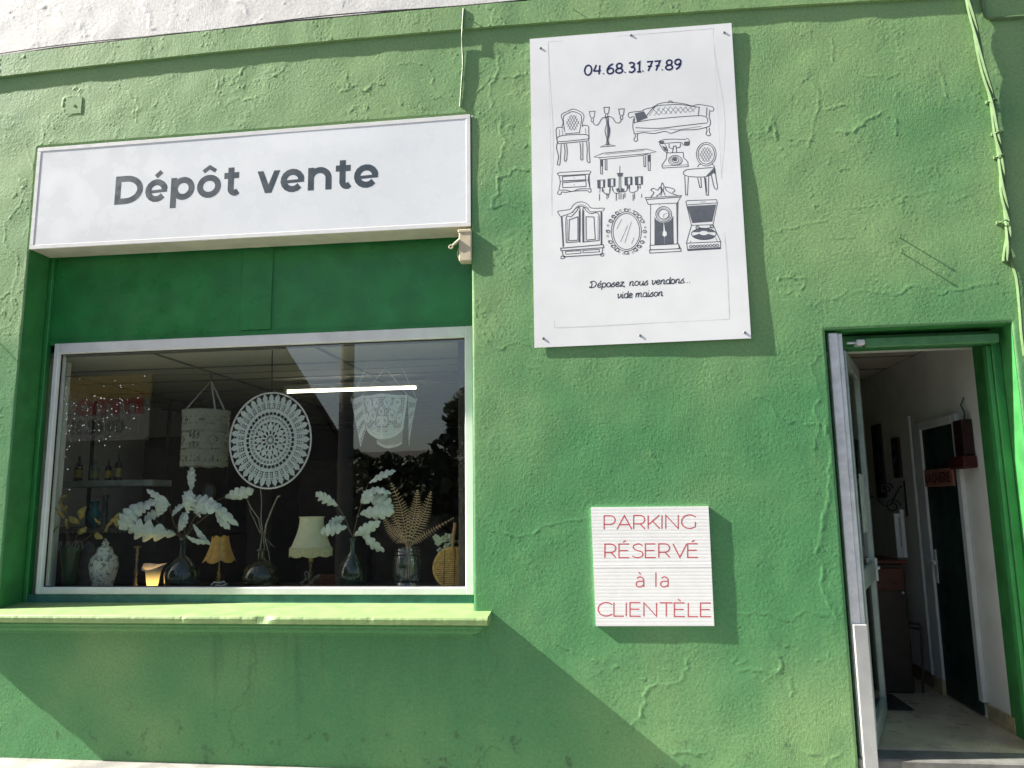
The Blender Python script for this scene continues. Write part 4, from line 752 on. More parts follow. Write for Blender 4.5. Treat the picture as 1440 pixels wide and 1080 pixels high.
bouquet('leaf_branch', 'yellow dried leaf branches standing in the dark green vase', 'dried leaves', 96,
 [(90, 730, 78, 713, 11), (92, 720, 86, 698, 10), (95, 744, 95, 729, 10), (112, 730, 121, 711, 11), (110, 737, 98, 726, 9), (83, 738, 74, 750, 9), (111, 752, 121, 740, 8), (147, 748, 157, 734, 9), (163, 741, 169, 719, 10), (132, 752, 144, 755, 9), (140, 737, 134, 728, 6), (91, 718, 96, 709, 7), (155, 734, 168, 728, 8), (86, 700, 94, 694, 5)],
 [[(100, 800), (105, 766), (110, 745), (113, 730)], [(104, 800), (113, 765), (128, 752), (145, 740), (165, 724)], [(96, 800), (95, 766), (93, 740), (90, 720), (86, 698)], [(98, 800), (100, 765), (95, 750), (84, 740)]], M_yel, 1, 0.0, .002)
# bare twigs tied above the olive demijohn
o = thing('twig_bundle', 'bundle of bare pale twigs tied together in the olive demijohn', 'twigs', foot(366)); tw_ = pm('pale_twig', (.34, .29, .21), .7, .25, 25, .0006, 80)
for pts, r in (([(372, 753), (374, 738), (377, 730), (384, 712), (391, 697)], .0065), ([(391, 699), (394, 697)], .005), ([(370, 752), (367, 730), (368, 705), (366, 680)], .0034), ([(368, 752), (364, 730), (352, 712), (345, 698)], .0038), ([(366, 750), (357, 730), (351, 718), (352, 714)], .0026), ([(369, 752), (364, 780), (362, 800), (356, 817)], .004), ([(370, 752), (372, 770), (368, 785)], .003), ([(372, 755), (378, 778), (381, 803)], .003), ([(373, 757), (380, 764), (386, 770)], .002), ([(368, 758), (366, 775), (360, 805)], .003)):
    stem(o, pts, [r*(1-.25*i/len(pts)) for i in range(len(pts))], tw_, TY, 'twig')
c = U(370.5, 752, TY); MB().tube([c+Vector((.012*math.cos(t), .012*math.sin(t), -.018+.036*t/37.7)) for t in np.linspace(0, 37.7, 90)], .0025, 5).build('raffia_binding', pm('raffia', (.22, .17, .08), .8), o)
# dark green vase
o = thing('green_vase', 'tall dark green flared vase holding yellow leaf branches', 'vase', foot(97)); f = foot(97)
M_gv = pm('dark_green_glaze', (.012, .055, .020), .15, .2, 8)
MB().lathe(prof_px(97, [(0, 826), (9, 826), (10, 815), (13, 790), (15.5, 768), (14.5, 768), (12, 790), (8, 815)]), f, 26).build('vase_body', M_gv, o, True)
for q in range(5):
    a = -1.9+q*.75; c = U(97, 768, TY); MB().tube([c+Vector((math.cos(a)*.05+.0*t, math.sin(a)*.05-.01, 0))+Vector((math.cos(a)*.028*(1-math.cos(t)), 0, .035*math.sin(t))) for t in np.linspace(0, 4.2, 14)], .004, 5).build('scroll', pm('grey_scroll', (.16, .15, .12), .5), o, True)
# grey bell behind
o = thing('stone_bell', 'grey bell shaped ornament behind the green vase', 'ornament', foot(121, .62)); MB().lathe([(a/ppm(.62), zpx(121, b, .62)) for a, b in [(13, 824), (12, 800), (10, 780), (8, 768), (3, 762), (0, 761)]], foot(121, .62), 22).build('bell', pm('grey_stone', (.12, .11, .09), .8, .25, 20), o, True)
# ginger jar
o = thing('ginger_jar', 'white lidded ginger jar with a green leaf pattern', 'jar', foot(144)); f = foot(144)
mj, nj, bj = newmat('patterned_porcelain'); pj = geo_pos(nj); vo = nd(nj, 'ShaderNodeTexVoronoi'); vo.inputs['Scale'].default_value = 36; vo.inputs['Randomness'].default_value = 1; dn_ = noise(nj, pj, 60, 3); nj.links.new(mixc(nj, .06, pj, nd(nj, 'ShaderNodeTexNoise', Scale=30).outputs['Color']), vo.inputs['Vector'])
spot = math_(nj, 'ADD', vo.outputs['Distance'], math_(nj, 'MULTIPLY', dn_, .5)); cj = mixc(nj, maprange(nj, spot, .52, .66), (.045, .065, .03), (.80, .80, .68)); cj = mixc(nj, maprange(nj, noise(nj, pj, 25, 4), .58, .66, 0, .8), cj, (.10, .12, .05)); nj.links.new(cj, bj.inputs['Base Color']); bj.inputs['Roughness'].default_value = .15
MB().lathe(prof_px(144, [(0, 826), (14, 826), (15, 820), (19, 806), (20.5, 795), (18.5, 784), (14, 780), (13, 779)]), f, 30).build('jar_body', mj, o, True)
MB().lathe(prof_px(144, [(13, 780), (12.5, 778), (10, 770), (6, 768), (4.5, 766), (6, 764), (4, 762), (2, 759), (0, 756)]), f, 26).build('jar_lid', mj, o, True)
# candlestick
o = thing('candlestick', 'slim turned brass candlestick beside the ginger jar', 'candlestick', foot(190)); f = foot(190)
MB().lathe(prof_px(190, [(0, 826), (4, 826), (4, 822), (2.2, 819), (3, 814), (1.5, 811), (3.2, 806), (2.8, 802), (1.6, 796), (2, 785), (1.4, 782), (2.6, 779), (1.5, 776), (2.4, 771), (5.5, 769), (5.5, 768), (0, 768)]), f, 18).build('turned_stem', pm('aged_brass', (.28, .20, .11), .35, .3, 40, metal=.7), o, True)
# glowing tulip lamp
o = thing('tulip_lamp', 'small lit frosted tulip glass lamp glowing yellow', 'lamp', foot(214)); f = foot(214)
mg, ng, bg = newmat('glowing_frosted_glass'); bg.inputs['Base Color'].default_value = (.62, .55, .50, 1); bg.inputs['Roughness'].default_value = .5
sepz = ng.nodes.new('ShaderNodeSeparateXYZ'); ng.links.new(geo_pos(ng), sepz.inputs[0]); ez = maprange(ng, sepz.outputs['Z'], TZ, TZ+zpx(214, 796), 1.0, .0); bg.inputs['Emission Color'].default_value = (1, .60, .13, 1); ng.links.new(math_(ng, 'MULTIPLY', math_(ng, 'POWER', ez, 1.5), 1.1), bg.inputs['Emission Strength'])
rows = []
for i, (a_, b_) in enumerate([(0.5, 825), (7, 825), (8.5, 819), (9.5, 811), (10.3, 804), (12, 799), (14, 796.5), (15.5, 795.5)]):
    t = max(0, (i-3)/4); row = []
    for k in range(37):
        an = 2*math.pi*k/36; rr = a_/K_*(1+.16*t*math.sin(3*an+.6)); row.append(f+Vector((rr*math.cos(an)+.010*t*math.cos(an), rr*math.sin(an), zpx(214, b_)+.018*t*t*math.sin(an)+.012*t*t*math.cos(2*an))))
    rows.append(row)
MB().grid(rows).build('tulip_shade', mg, o, True)
c = f+Vector((.015, -.02, zpx(214, 804))); MB().sphere(c, .014, 10, 7, (1, 1, 1.3)).build('bulb', emat('bulb_glow', (1, .72, .3), 7), o, True)
# orange petal lamp
o = thing('petal_lamp', 'table lamp with an orange scalloped petal shade', 'lamp', foot(307)); f = foot(307)
M_or = pm('orange_parchment', (.85, .47, .10), .6, .15, 25, .0005, 60, trans=.35); M_orr = pm('pale_piping', (.50, .42, .28), .7)
zt_, zb_ = zpx(307, 753), zpx(307, 791); 
for q in range(6):
    a0 = math.radians(60*q-90+2); rows = []
    ed = []
    for i in range(13):
        t = i/12; r = (.115 if t < .0 else (.050+.052*(1-t)**1.7))*1.02; zz_ = zb_+(zt_-zb_)*t; row = []
        for j in range(9):
            u = -1+j/4; bul = 1+.10*(1-u*u); aa = a0+u*math.radians(30); z_ = zz_+(.022*(u*u) if t < .12 else 0)*(1-t/.12 if t < .12 else 0)-(.018*(u*u))*max(0, (t-.85)/.15)
            row.append(f+Vector((r*bul*math.cos(aa), r*bul*math.sin(aa), z_)))
        rows.append(row)
    MB().grid(rows).build('shade_petal', M_or, o, True)
    MB().tube([rw[0] for rw in rows], .003, 5).build('piping', M_orr, o, True)
MB().lathe([(a/K_, zpx(307, b)) for a, b in [(0, 826), (3, 826), (3, 822), (3, 812), (1.5, 798), (1.2, 792), (1.2, 770), (0, 770)]], f, 14).build('lamp_stem', pm('brass', (.40, .26, .08), .3, .2, 30, metal=.8), o, True)
MB().tube([U(a, b, TY-.05) for a, b in ((297, 823), (301, 819), (308, 820), (315, 818), (320, 821), (312, 824), (303, 823))], .007, 7).build('coiled_flex', pm('white_flex', (.6, .6, .58), .5), o, True)
# cream lamp
o = thing('fringed_lamp', 'brass table lamp with a cream fringed fabric shade', 'lamp', foot(436)); f = foot(436)
M_cr = pm('cream_shade_cloth', (.85, .82, .58), .8, .05, 30, .0004, 140, trans=.3)
def oct_(a, t): return 1-.035*abs(math.sin(4*a))
MB().lathe([(a/K_, zpx(436, b)) for a, b in [(29.5, 770), (27, 764), (22, 752), (19, 742), (17.8, 734), (17.5, 727.5)]], f, 48, oct_).build('shade', M_cr, o, True)
MB().lathe([(a/K_, zpx(436, b)) for a, b in [(17.6, 728.5), (18.3, 728), (18.3, 726.5), (17.2, 726.5)]], f, 48).build('top_trim', M_cr, o, True)
rows = [[], [], [], []]
for k in range(129):
    a = 2*math.pi*k/128; sc_ = abs(math.sin(4*a))
    for i, (rr, b) in enumerate(((29.6, 769), (30.3, 772), (30.4, 777), (30.2, 783-2.5*(1-sc_)))): rows[i].append(f+Vector((math.cos(a), math.sin(a), 0))*((rr+(.35 if k % 2 else -.35)*(i > 0))/K_)+Vector((0, 0, zpx(436, b))))
MB().grid(rows).build('fringe', pm('cream_fringe', (.62, .58, .36), .85, .15, 90, trans=.25), o)
M_br2 = pm('dull_brass', (.20, .15, .08), .35, .3, 30, metal=.7)
MB().lathe([(a/K_, zpx(436, b)) for a, b in [(0, 826), (9, 826), (8, 823), (3, 820), (2, 812), (3, 806), (1.6, 800), (2.5, 796), (1.5, 791), (4.5, 790), (4.5, 789)]], f, 18).build('lamp_stem', M_br2, o, True)
MB().lathe([(a/K_, zpx(436, b)) for a, b in [(3.0, 790), (3.0, 776), (0, 776)]], f, 14).build('lamp_holder', pm('amber_plastic', (.50, .28, .05), .4), o, True)
MB().tube([U(a, b, TY-.07) for a, b in cr([(424, 822), (430, 812), (428, 806), (432, 804), (434, 812), (426, 818), (422, 820), (430, 824), (440, 818), (450, 808), (442, 812), (438, 818)], 3)], .0035, 6).build('knotted_flex', pm('grey_flex', (.22, .21, .19), .5), o, True)
# fern in a ribbed jar
JY = TY
o = thing('ribbed_jar', 'clear ribbed glass jar holding the dried fern', 'jar', foot(572, JY)); f = foot(572, JY)
MB().lathe([(a/ppm(JY), zpx(572, b, JY)) for a, b in [(0, 826), (17, 826), (19, 822), (17, 818), (19.5, 812), (20, 795), (19, 784), (17.5, 781), (19, 779), (17.5, 776), (18.5, 774), (17, 771), (17.5, 770)]], f, 72, lambda a, t: 1+(.018*math.cos(24*a) if .2 < t < .6 else 0)).build('jar_body', M_clear, o, True)
FN = thing('fern_bunch', 'bunch of pale brown dried fern fronds in the ribbed jar', 'dried fern', foot(572, JY)); M_fern = pm('dried_fern', (.80, .55, .34), .7, .2, 40, trans=.25)
for q, (pts, wf_) in enumerate((([(575, 815), (573, 768), (568, 735), (562, 708), (550, 679)], 15), ([(574, 815), (574, 768), (580, 735), (585, 712), (587, 689)], 13), ([(577, 815), (576, 768), (588, 740), (598, 718), (606, 691)], 14), ([(571, 815), (571, 768), (560, 755), (548, 742), (538, 724)], 11), ([(578, 810), (577, 770), (590, 757), (612, 743), (638, 728)], 6), ([(570, 815), (572, 768), (562, 745), (552, 722), (547, 700)], 7))):
    C = cr(pts, 14); ydep = JY+(q-2)*.022; W3 = [U(a, b, ydep) for a, b in C]; fm = MB(); fm.tube(W3[::2], .0018, 5); N = len(C)
    for i in range(int(N*.30), N-1, 2):
        t = (i/N-.30)/.70; ln = wf_/ppm(JY)*min(1, .35+t*3)*(1-t**2.2)+.003; T = (W3[min(i+1, N-1)]-W3[i-1]).normalized(); Sd = T.cross(Vector((0, -1, 0))).normalized()
        for s_ in (-1, 1):
            dr = (Sd*s_+T*.35+Vector((0, .25*math.sin(i*1.7+q), 0))).normalized(); p0 = W3[i]; hw = .0028; tt = T
            fm.quad(p0-tt*hw*.7, p0+dr*ln*.5-tt*hw+Vector((0, 0, -.001)), p0+dr*ln-Vector((0, 0, .004)), p0+dr*ln*.5+tt*hw, p0+tt*hw*.7)
    fm.build('frond', M_fern, FN)
# woven pan and flowers
o = thing('woven_pan', 'round woven cane basket pan with a wooden handle leaning at the window corner', 'basket', foot(638, .40)); cb = U(637, 798, .40); Rb = 27/ppm(.40)
M_cane = pm('cane', (.60, .35, .10), .55, .2, 40, .0006, 90); 
tiltm = Matrix.Translation(cb) @ Matrix.Rotation(math.radians(-10), 4, 'X')
for i in range(20):
    z0 = -Rb+2*Rb*i/20; z1 = z0+2*Rb/20*.78; hw = math.sqrt(max(Rb*Rb-((z0+z1)/2)**2, 0)); 
    MB().bbox((-hw, -.004-.002*(i % 2), z0), (hw, .006, z1), .0015, tiltm).build('cane_slat', M_cane, o)
MB().tube([tiltm @ Vector((Rb*1.03*math.cos(t), -.002, Rb*1.03*math.sin(t))) for t in np.linspace(0, 2*math.pi, 49)[:-1]], .008, 7, True).build('rim', M_cane, o, True)
for x in (-.45, .1, .62): MB().box((x*Rb-.002, -.0085, -Rb*math.sqrt(1-x*x)), (x*Rb+.002, -.0062, Rb*math.sqrt(1-x*x)), tiltm).build('binding', pm('dark_thread', (.06, .04, .02), .8), o)
MB().tube([U(636, 771, .40), U(640, 735, .40)], [.011, .012], 8).build('handle', pm('pale_wood', (.42, .24, .09), .5, .2, 30), o, True)
o = thing('flower_bunch', 'small bunch of white flowers behind the woven pan', 'flowers', foot(624, .5)); Mf = pm('white_petal', (.62, .66, .48), .7, .1, 40, trans=.2)
for q in range(16):
    px, py = 612+rng.uniform(0, 26), 752+rng.uniform(0, 24); c = U(px, py, .48+rng.uniform(-.02, .02)); fm = MB()
    for k in range(5):
        a = k*1.2566+q; d = Vector((math.cos(a), -.5, math.sin(a)))*.014; fm.sphere(c+d, .011, 6, 4, (1, .5, 1))
    fm.build('flower', Mf, o, True)
for px, py in ((645, 762), (648, 768)): c = U(px, py, .5); MB().sphere(c, .014, 7, 5).build('flower', Mf, o, True)
stem(o, [(624, 822), (622, 790), (622, 772)], .004, pm('green_stem', (.08, .14, .05), .6), .49)
# ------------------------------------------------------------------ hanging lace
HY = .36
o = thing('hanging_wire', 'thin dark wire stretched across inside the window carrying the lace pieces', 'wire', U(90, 529, .40)); MB().tube([U(a, b, .40) for a, b in ((84, 530), (200, 527.5), (297, 526.5), (383, 522.5), (540, 518), (668, 511))], .0018, 5).build('wire', M_black, o)
HL = thing('lace_hoop', 'large round white crochet mandala stretched in a hoop', 'wall hanging', U(380, 690, HY)); M_lace = pm('white_crochet', (.80, .86, .83), .85, .08, 60, trans=.3)
hc = U(380, 619, HY); RX = 63.5/ppm(HY); RZ = 71.5/ppm(HY)
def hp(r, a, dy=0.0): return hc+Vector((RX*r*math.cos(a), dy, RZ*r*math.sin(a)))
MB().tube([hp(1, t) for t in np.linspace(0, 2*math.pi, 97)[:-1]], .0065, 7, True).build('hoop', pm('hoop_white', (.72, .68, .66), .5), HL, True)
lm = MB(); lay = [0]
def lq(*p): lm.quad(*p)
def ring(r0, r1, n=120, dy=0.0): P = [[hp(r0, 2*math.pi*i/n, dy) for i in range(n+1)], [hp(r1, 2*math.pi*i/n, dy) for i in range(n+1)]]; lm.grid(P)
def spoke(a, r0, r1, w0, w1, dy=-.001): lq(hp(r0, a-w0/r0, dy), hp(r1, a-w1/r1, dy), hp(r1, a+w1/r1, dy), hp(r0, a+w0/r0, dy))
def petal(a, r0, r1, hw, dy=-.002): lq(hp(r0, a-hw*.6, dy), hp(r0+(r1-r0)*.45, a-hw, dy), hp(r1, a, dy), hp(r0+(r1-r0)*.45, a+hw, dy), hp(r0, a+hw*.6, dy))
ring(.0001, .035); ring(.095, .125)
for k in range(12): a = 2*math.pi*k/12; spoke(a, .03, .10, .008, .008); spoke(a+.26, .12, .20, .012, .030)
ring(.195, .235)
for k in range(12): petal(2*math.pi*k/12, .22, .40, .24); spoke(2*math.pi*k/12+.26, .30, .40, .012, .030, -.003)
ring(.385, .44)
for k in range(36): a = 2*math.pi*k/36; spoke(a, .43, .53, .018, .020); spoke(a+.087, .43, .50, .006, .006, -.003)
ring(.49, .525, dy=-.0015)
for k in range(36): spoke(2*math.pi*k/36+.087, .52, .60, .011, .016)
ring(.59, .665)
for k in range(36):
    a = 2*math.pi*k/36
    spoke(a, .655, .86, .019, .045); 
    for j in range(4): r = .69+.045*j; spoke(a+.087, r, r+.022, .030, .034, -.0028)
    spoke(a+.087, .66, .84, .006, .008, -.0038)
    petal(a, .82, .985, .075, -.0045)
ring(.80, .815, dy=-.0055)
lm.build('crochet', M_lace, HL)
MB().tube([hp(1, math.pi/2), U(383, 470, HY)], .004, 6).build('hanging_cord', M_black, HL)
for k in range(24): pass
# lace cylinder shade
o = thing('lace_lantern', 'cylindrical beige lace lampshade hanging from ribbons', 'lampshade', U(291, 655, .46)); CY = .50; cc = U(290.5, 580, CY); M_lb = pm('beige_lace', (.36, .36, .28), .9, .1, 60, trans=.35)
R0 = 32.5/ppm(CY); zt_ = U(290, 579, CY).z; zb_ = U(290, 656, CY).z; na, nzv = 96, 44
def keep(i, j):
    v = i/nzv; u = j
    if v < .06 or v > .965: return True
    if .10 < v < .24: k = (v-.10)/.14; return not ((k < .25 or k > .8) and u % 4 == 1) and not (.3 < k < .72 and (u % 12) in (3, 4, 5, 6) and abs(((u % 12)-4.5))+abs(k-.5)*6 < 2.2)
    if .36 < v < .70:
        k = (v-.53)/.17; x = (u % 24)-12; big = abs(x)/9+abs(k)
        if big < .62 and big > .34: return (u+i) % 2 == 0
        x2 = ((u+12) % 24)-12
        if x2*x2/16+(k-.5)**2*6 < .9 or x2*x2/16+(k+.5)**2*6 < .9: return not ((u+i) % 3 == 0 or (u % 3 == 0))
        return not (abs(k) > .82 and (u+i) % 2 == 0)
    if .80 < v < .92: k = (v-.8)/.12; return not ((k < .3 or k > .7) and u % 3 == 1) and not (.3 < k < .7 and u % 9 in (3, 4))
    return True
P = [[cc+Vector((R0*(1.08-.06*min(1, i/6)+.01*(i/nzv)**2)*math.cos(2*math.pi*j/na), R0*1.05*math.sin(2*math.pi*j/na), 0))+Vector((0, 0, zt_-cc.z-(zt_-zb_)*i/nzv+.004*math.sin(j*.6)*(i == nzv))) for j in range(na+1)] for i in range(nzv+1)]
MB().grid(P, keep).build('lace_cylinder', M_lb, o)
for v, r in ((.0, .005), (.09, .0022), (.25, .0022), (.33, .0025), (.72, .0025), (.79, .0022), (.93, .0022)): MB().tube([cc+Vector((R0*1.06*math.cos(t), R0*1.06*math.sin(t), zt_-cc.z-(zt_-zb_)*v)) for t in np.linspace(0, 2*math.pi, 49)[:-1]], r, 5, True).build('lace_band', M_lb, o, True)
ap = U(297, 535, CY); M_rb = pm('cream_ribbon', (.40, .39, .32), .7, .08, 40)
for a in (200, 235, 320, 350): e_ = cc+Vector((R0*math.cos(math.radians(a)), R0*math.sin(math.radians(a)), zt_-cc.z)); s_ = Vector((.006, 0, .002)); MB().quad(ap-s_*.6, e_-s_, e_+s_, ap+s_*.6).build('ribbon', M_rb, o)
MB().tube([ap, U(297, 527, .42)], .004, 6).build('hook', M_black, o)
# draped lace on a square frame
o = thing('lace_drape', 'white scrolled lace cloth draped over a hanging square frame', 'lace cloth', U(540, 626, HY+.05)); DY = .46; kk = ppm(DY); M_ld = pm('pale_lace', (.84, .88, .86), .85, .06, 60, trans=.35)
def spiral(x, y, cx, cy, sg): dx, dy = (x-cx)*sg, y-cy; r = math.hypot(dx, dy); a = math.atan2(dy, dx); return (r-.055*(a+math.pi)/ (2*math.pi)) % .055
def lkeep_f(u, v):                                   # u -1..1, v 0..1
    x = abs(u)
    if v < .05 or x > .93: return True
    best = 9
    for cx, cy, R in ((.30, .18, .13), (.68, .22, .17), (.30, .50, .16), (.72, .60, .17), (.22, .82, .12), (.52, .84, .11)):
        r = math.hypot((x-cx)*1.0, (v-cy)*.9)
        if abs(r-R) < .055 or (r < R and abs(r-R*.45) < .04): return True
    if x < .05 or abs(v-.45-x*.35) < .035 or abs(v-.12-x*.15) < .03: return True
    return None
nu, nv = 96, 80; L0, R0_, topy = 494, 586, 0
def dp(s_, t):                                       # front panel: trapezoid with a rounded tongue below
    u = s_*2-1; tl_, tr_ = U(508, 557, DY), U(573, 556, DY); top = tl_.lerp(tr_, s_); top = top+Vector((0, 0, -.004*math.sin(s_*9))); bt = U(515, 605, DY).lerp(U(568, 605, DY), s_); ln = .78+.50*math.sqrt(max(0, 1-u*u*.92)); p = top.lerp(bt, t*ln); p.y += -.07*math.sin(math.pi*s_)-.01*math.sin(s_*14)*t; return p
P = [[dp(j/nu, i/nv) for j in range(nu+1)] for i in range(nv+1)]
def kf(i, j):
    r = lkeep_f((j+.5)/nu*2-1, (i+.5)/nv)
    return True if (i > nv-5) else (i % 4 < 1 or j % 4 < 1 or (i+j) % 8 == 0)
MB().grid(P, kf).build('lace_front', M_ld, o)
lk = Ink(lambda u, v, k: tuple(dp((u+1)/2, v)+Vector((0, -.003-k*.0002, 0))))
for sg in (-1, 1):
    for cx_, cy_, R_, a0_, tn in ((.66, .20, .17, 1.2, 1.4), (.24, .17, .14, -1.0, 1.3), (.46, .46, .19, -2.0, 1.4), (.80, .58, .14, .5, 1.2), (.16, .62, .13, 2.6, 1.2), (.44, .80, .12, 2.0, 1.2)): lk.stroke([(sg*(cx_+R_*(1-.75*t)*math.cos(a0_+t*tn*6.283)), cy_+R_*.9*(1-.75*t)*math.sin(a0_+t*tn*6.283)) for t in np.linspace(0, 1, 40)], .075)
    lk.stroke([(sg*.97, .0), (sg*.96, .5), (sg*.93, .95)], .09); lk.stroke(cr([(0, .30), (sg*.10, .40), (sg*.03, .5), (sg*.02, .95)]), .05)
lk.stroke([(-.96, .02), (-.5, .025), (0, .02), (.5, .025), (.96, .02)], .05); lk.stroke([(u, .95) for u in np.linspace(-.95, .95, 30)], .07); lk.stroke([(u, .88) for u in np.linspace(-.95, .95, 30)], .03)
lk.m.build('lace_scrolls', M_ld, o)
for sg, pp in ((-1, [(494, 562), (509, 557), (514, 606), (507, 629)]), (1, [(574, 556), (586, 563), (579, 600), (575, 628)])):
    A, Bq, Cq, Dq = [U(a, b, DY+(.10 if (sg == -1 and k in (0,)) or (sg == 1 and k == 1) else 0)) for k, (a, b) in enumerate(pp)]
    P = [[(A.lerp(Bq, j/24)).lerp(Dq.lerp(Cq, j/24), i/40) for j in range(25)] for i in range(41)]
    MB().grid(P, lambda i, j: (i//2+j//2) % 2 == 0 or (i % 10 < 5) or j in (0, 1, 23)).build('lace_side', M_ld, o)
P = [[dp(.15+.7*j/40, .62+.45*i/20)+Vector((0, .14, -.03)) for j in range(41)] for i in range(21)]; MB().grid(P, lambda i, j: (i+j) % 2 == 0 or i > 16).build('lace_back', M_ld, o)
fr = [U(493, 563, DY+.1), U(509, 557, DY), U(573, 556, DY), U(587, 563, DY+.1)]
for a, b in zip(fr[:-1], fr[1:]): MB().tube([a, b], .003, 5).build('frame_rod', M_ld, o)
for a, (x, y) in zip(fr, ((515, 517), (542, 517), (542, 517), (565, 517))): MB().tube([a, U(x, y, DY-.05)], .0022, 5).build('cord', M_ld, o)
# ------------------------------------------------------------------ shelves and lamp deeper in the shop
SY = 1.15
o = thing('wall_shelf', 'grey wooden plank shelf holding bottles at the left of the window', 'shelf', U(150, 680, SY)); a, b = U(88, 668, SY), U(214, 683, SY); gw = pm('grey_plank', (.34, .37, .34), .7, .25, 12, .001, 40)
zs_ = (a.z+b.z)/2; MB().bbox((a.x, SY, zs_-.05), (b.x, SY+.28, zs_), .004).build('plank', gw, o); 
for x in (a.x+.05, b.x-.05): MB().bbox((x-.012, SY+.26, zs_-1.3), (x+.012, SY+.285, zs_+.7), .003).build('upright', M_wood, o)
for i, (px, hpx_, wpx, colr) in enumerate(((110, 38, 6, (.40, .27, .05)), (133, 32, 6, (.30, .30, .12)), (152, 32, 4.5, (.42, .30, .06)), (166, 40, 5, (.40, .32, .10)))):
    p = U(px, 668, SY+.06); bo = thing('bottle', ['tall dark bottle with a yellow label, leftmost on the plank shelf', 'pale shouldered bottle second from the left on the plank shelf', 'slim bottle with a golden label third on the plank shelf', 'tallest thin necked bottle at the right of the plank shelf'][i], 'bottle', (p.x, SY+.06, zs_), 'bottles on the plank shelf'); k = 1/ppm(SY+.06); h = hpx_*k; r = wpx*k
    MB().lathe([(0, 0), (r, 0), (r, h*.55), (r*.9, h*.64), (r*.32, h*.75), (r*.30, h*.98), (r*.36, h*.98), (r*.36, h), (0, h)], (p.x, SY+.06, zs_), 18).build('glass', pm('dark_bottle%d' % i, [(.02, .02, .015), (.16, .17, .15), (.03, .03, .02), (.03, .02, .015)][i], .15), bo, True)
    MB().lathe([(r*1.02, h*.14), (r*1.02, h*.46)], (p.x, SY+.06, zs_), 18).build('paper_label', pm('label%d' % i, colr, .6), bo, True)
o = thing('lace_shelf', 'dark sideboard with a lace edging behind the yellow leaf branches', 'sideboard', U(140, 800, 1.1)); a, b = U(78, 742, 1.1), U(222, 744, 1.1); zl = a.z
MB().bbox((a.x-.05, 1.1, zl-.03), (b.x, 1.55, zl), .004).build('top', M_wood, o); MB().bbox((a.x-.03, 1.14, FLOORZ), (b.x-.03, 1.54, zl-.031), .004).build('carcass', M_dark, o)
n = 120; P = [[Vector((a.x-.04+(b.x-a.x+.03)*j/n, 1.094, zl-.004-(.026+.018*abs(math.sin(j*.65)))*i/6)) for j in range(n+1)] for i in range(7)]; MB().grid(P, lambda i, j: i < 1 or (i+j) % 2 == 0 or i == 5).build('lace_edging', pm('grey_lace', (.26, .25, .19), .9), o)
BV = thing('blue_vase', 'small turquoise vase standing on the lace edged sideboard', 'vase', U(131, 740, 1.2)); p = U(131, 741, 1.2); kq = 1/ppm(1.2); MB().lathe([(r*kq, h*kq) for r, h in [(0, 0), (5, 0), (5.5, 3), (8.5, 14), (8.5, 22), (5, 28), (4.5, 34), (7, 38), (6, 38)]], (p.x, 1.2, zl), 22).build('vase_body', pm('turquoise_glaze', (.03, .22, .24), .2, .3, 20), BV, True)
BV = thing('grey_vase', 'slim grey vase beside the turquoise one', 'vase', U(146, 740, 1.25)); p = U(146, 741, 1.25); MB().lathe([(r*kq, h*kq) for r, h in [(0, 0), (4.5, 0), (4, 20), (3.4, 40), (5, 48)]], (p.x, 1.25, zl), 18).build('vase_body', pm('grey_glaze', (.11, .13, .13), .25, .3, 20), BV, True)
# fluorescent batten
TYy = 1.75; a, b = U(404, 551.2, TYy), U(588, 546, TYy); o = thing('tube_lamp', 'lit fluorescent tube batten under the shop ceiling', 'lamp', a.lerp(b, .5)); zt_ = a.z
MB().bbox((a.x-.02, TYy-.035, zt_+.016), (b.x+.02, TYy+.035, zt_+.05), .005).build('batten', pm('batten_white', (.6, .58, .5), .5), o)
MB().tube([(a.x, TYy, zt_), (b.x-.02, TYy, zt_)], .011, 10).build('tube', emat('tube_light', (1, .90, .70), 3.2), o, True)
for x in (a.x-.01, b.x): MB().bbox((x-.015, TYy-.02, zt_-.02), (x+.015, TYy+.02, zt_+.02), .004).build('end_cap', mw, o)
MB().tube([(a.x+.1, TYy, zt_+.05), (a.x+.1, TYy, CEILZ)], .004, 6).tube([(b.x-.2, TYy, zt_+.05), (b.x-.2, TYy, CEILZ)], .004, 6).build('suspension', M_black, o)
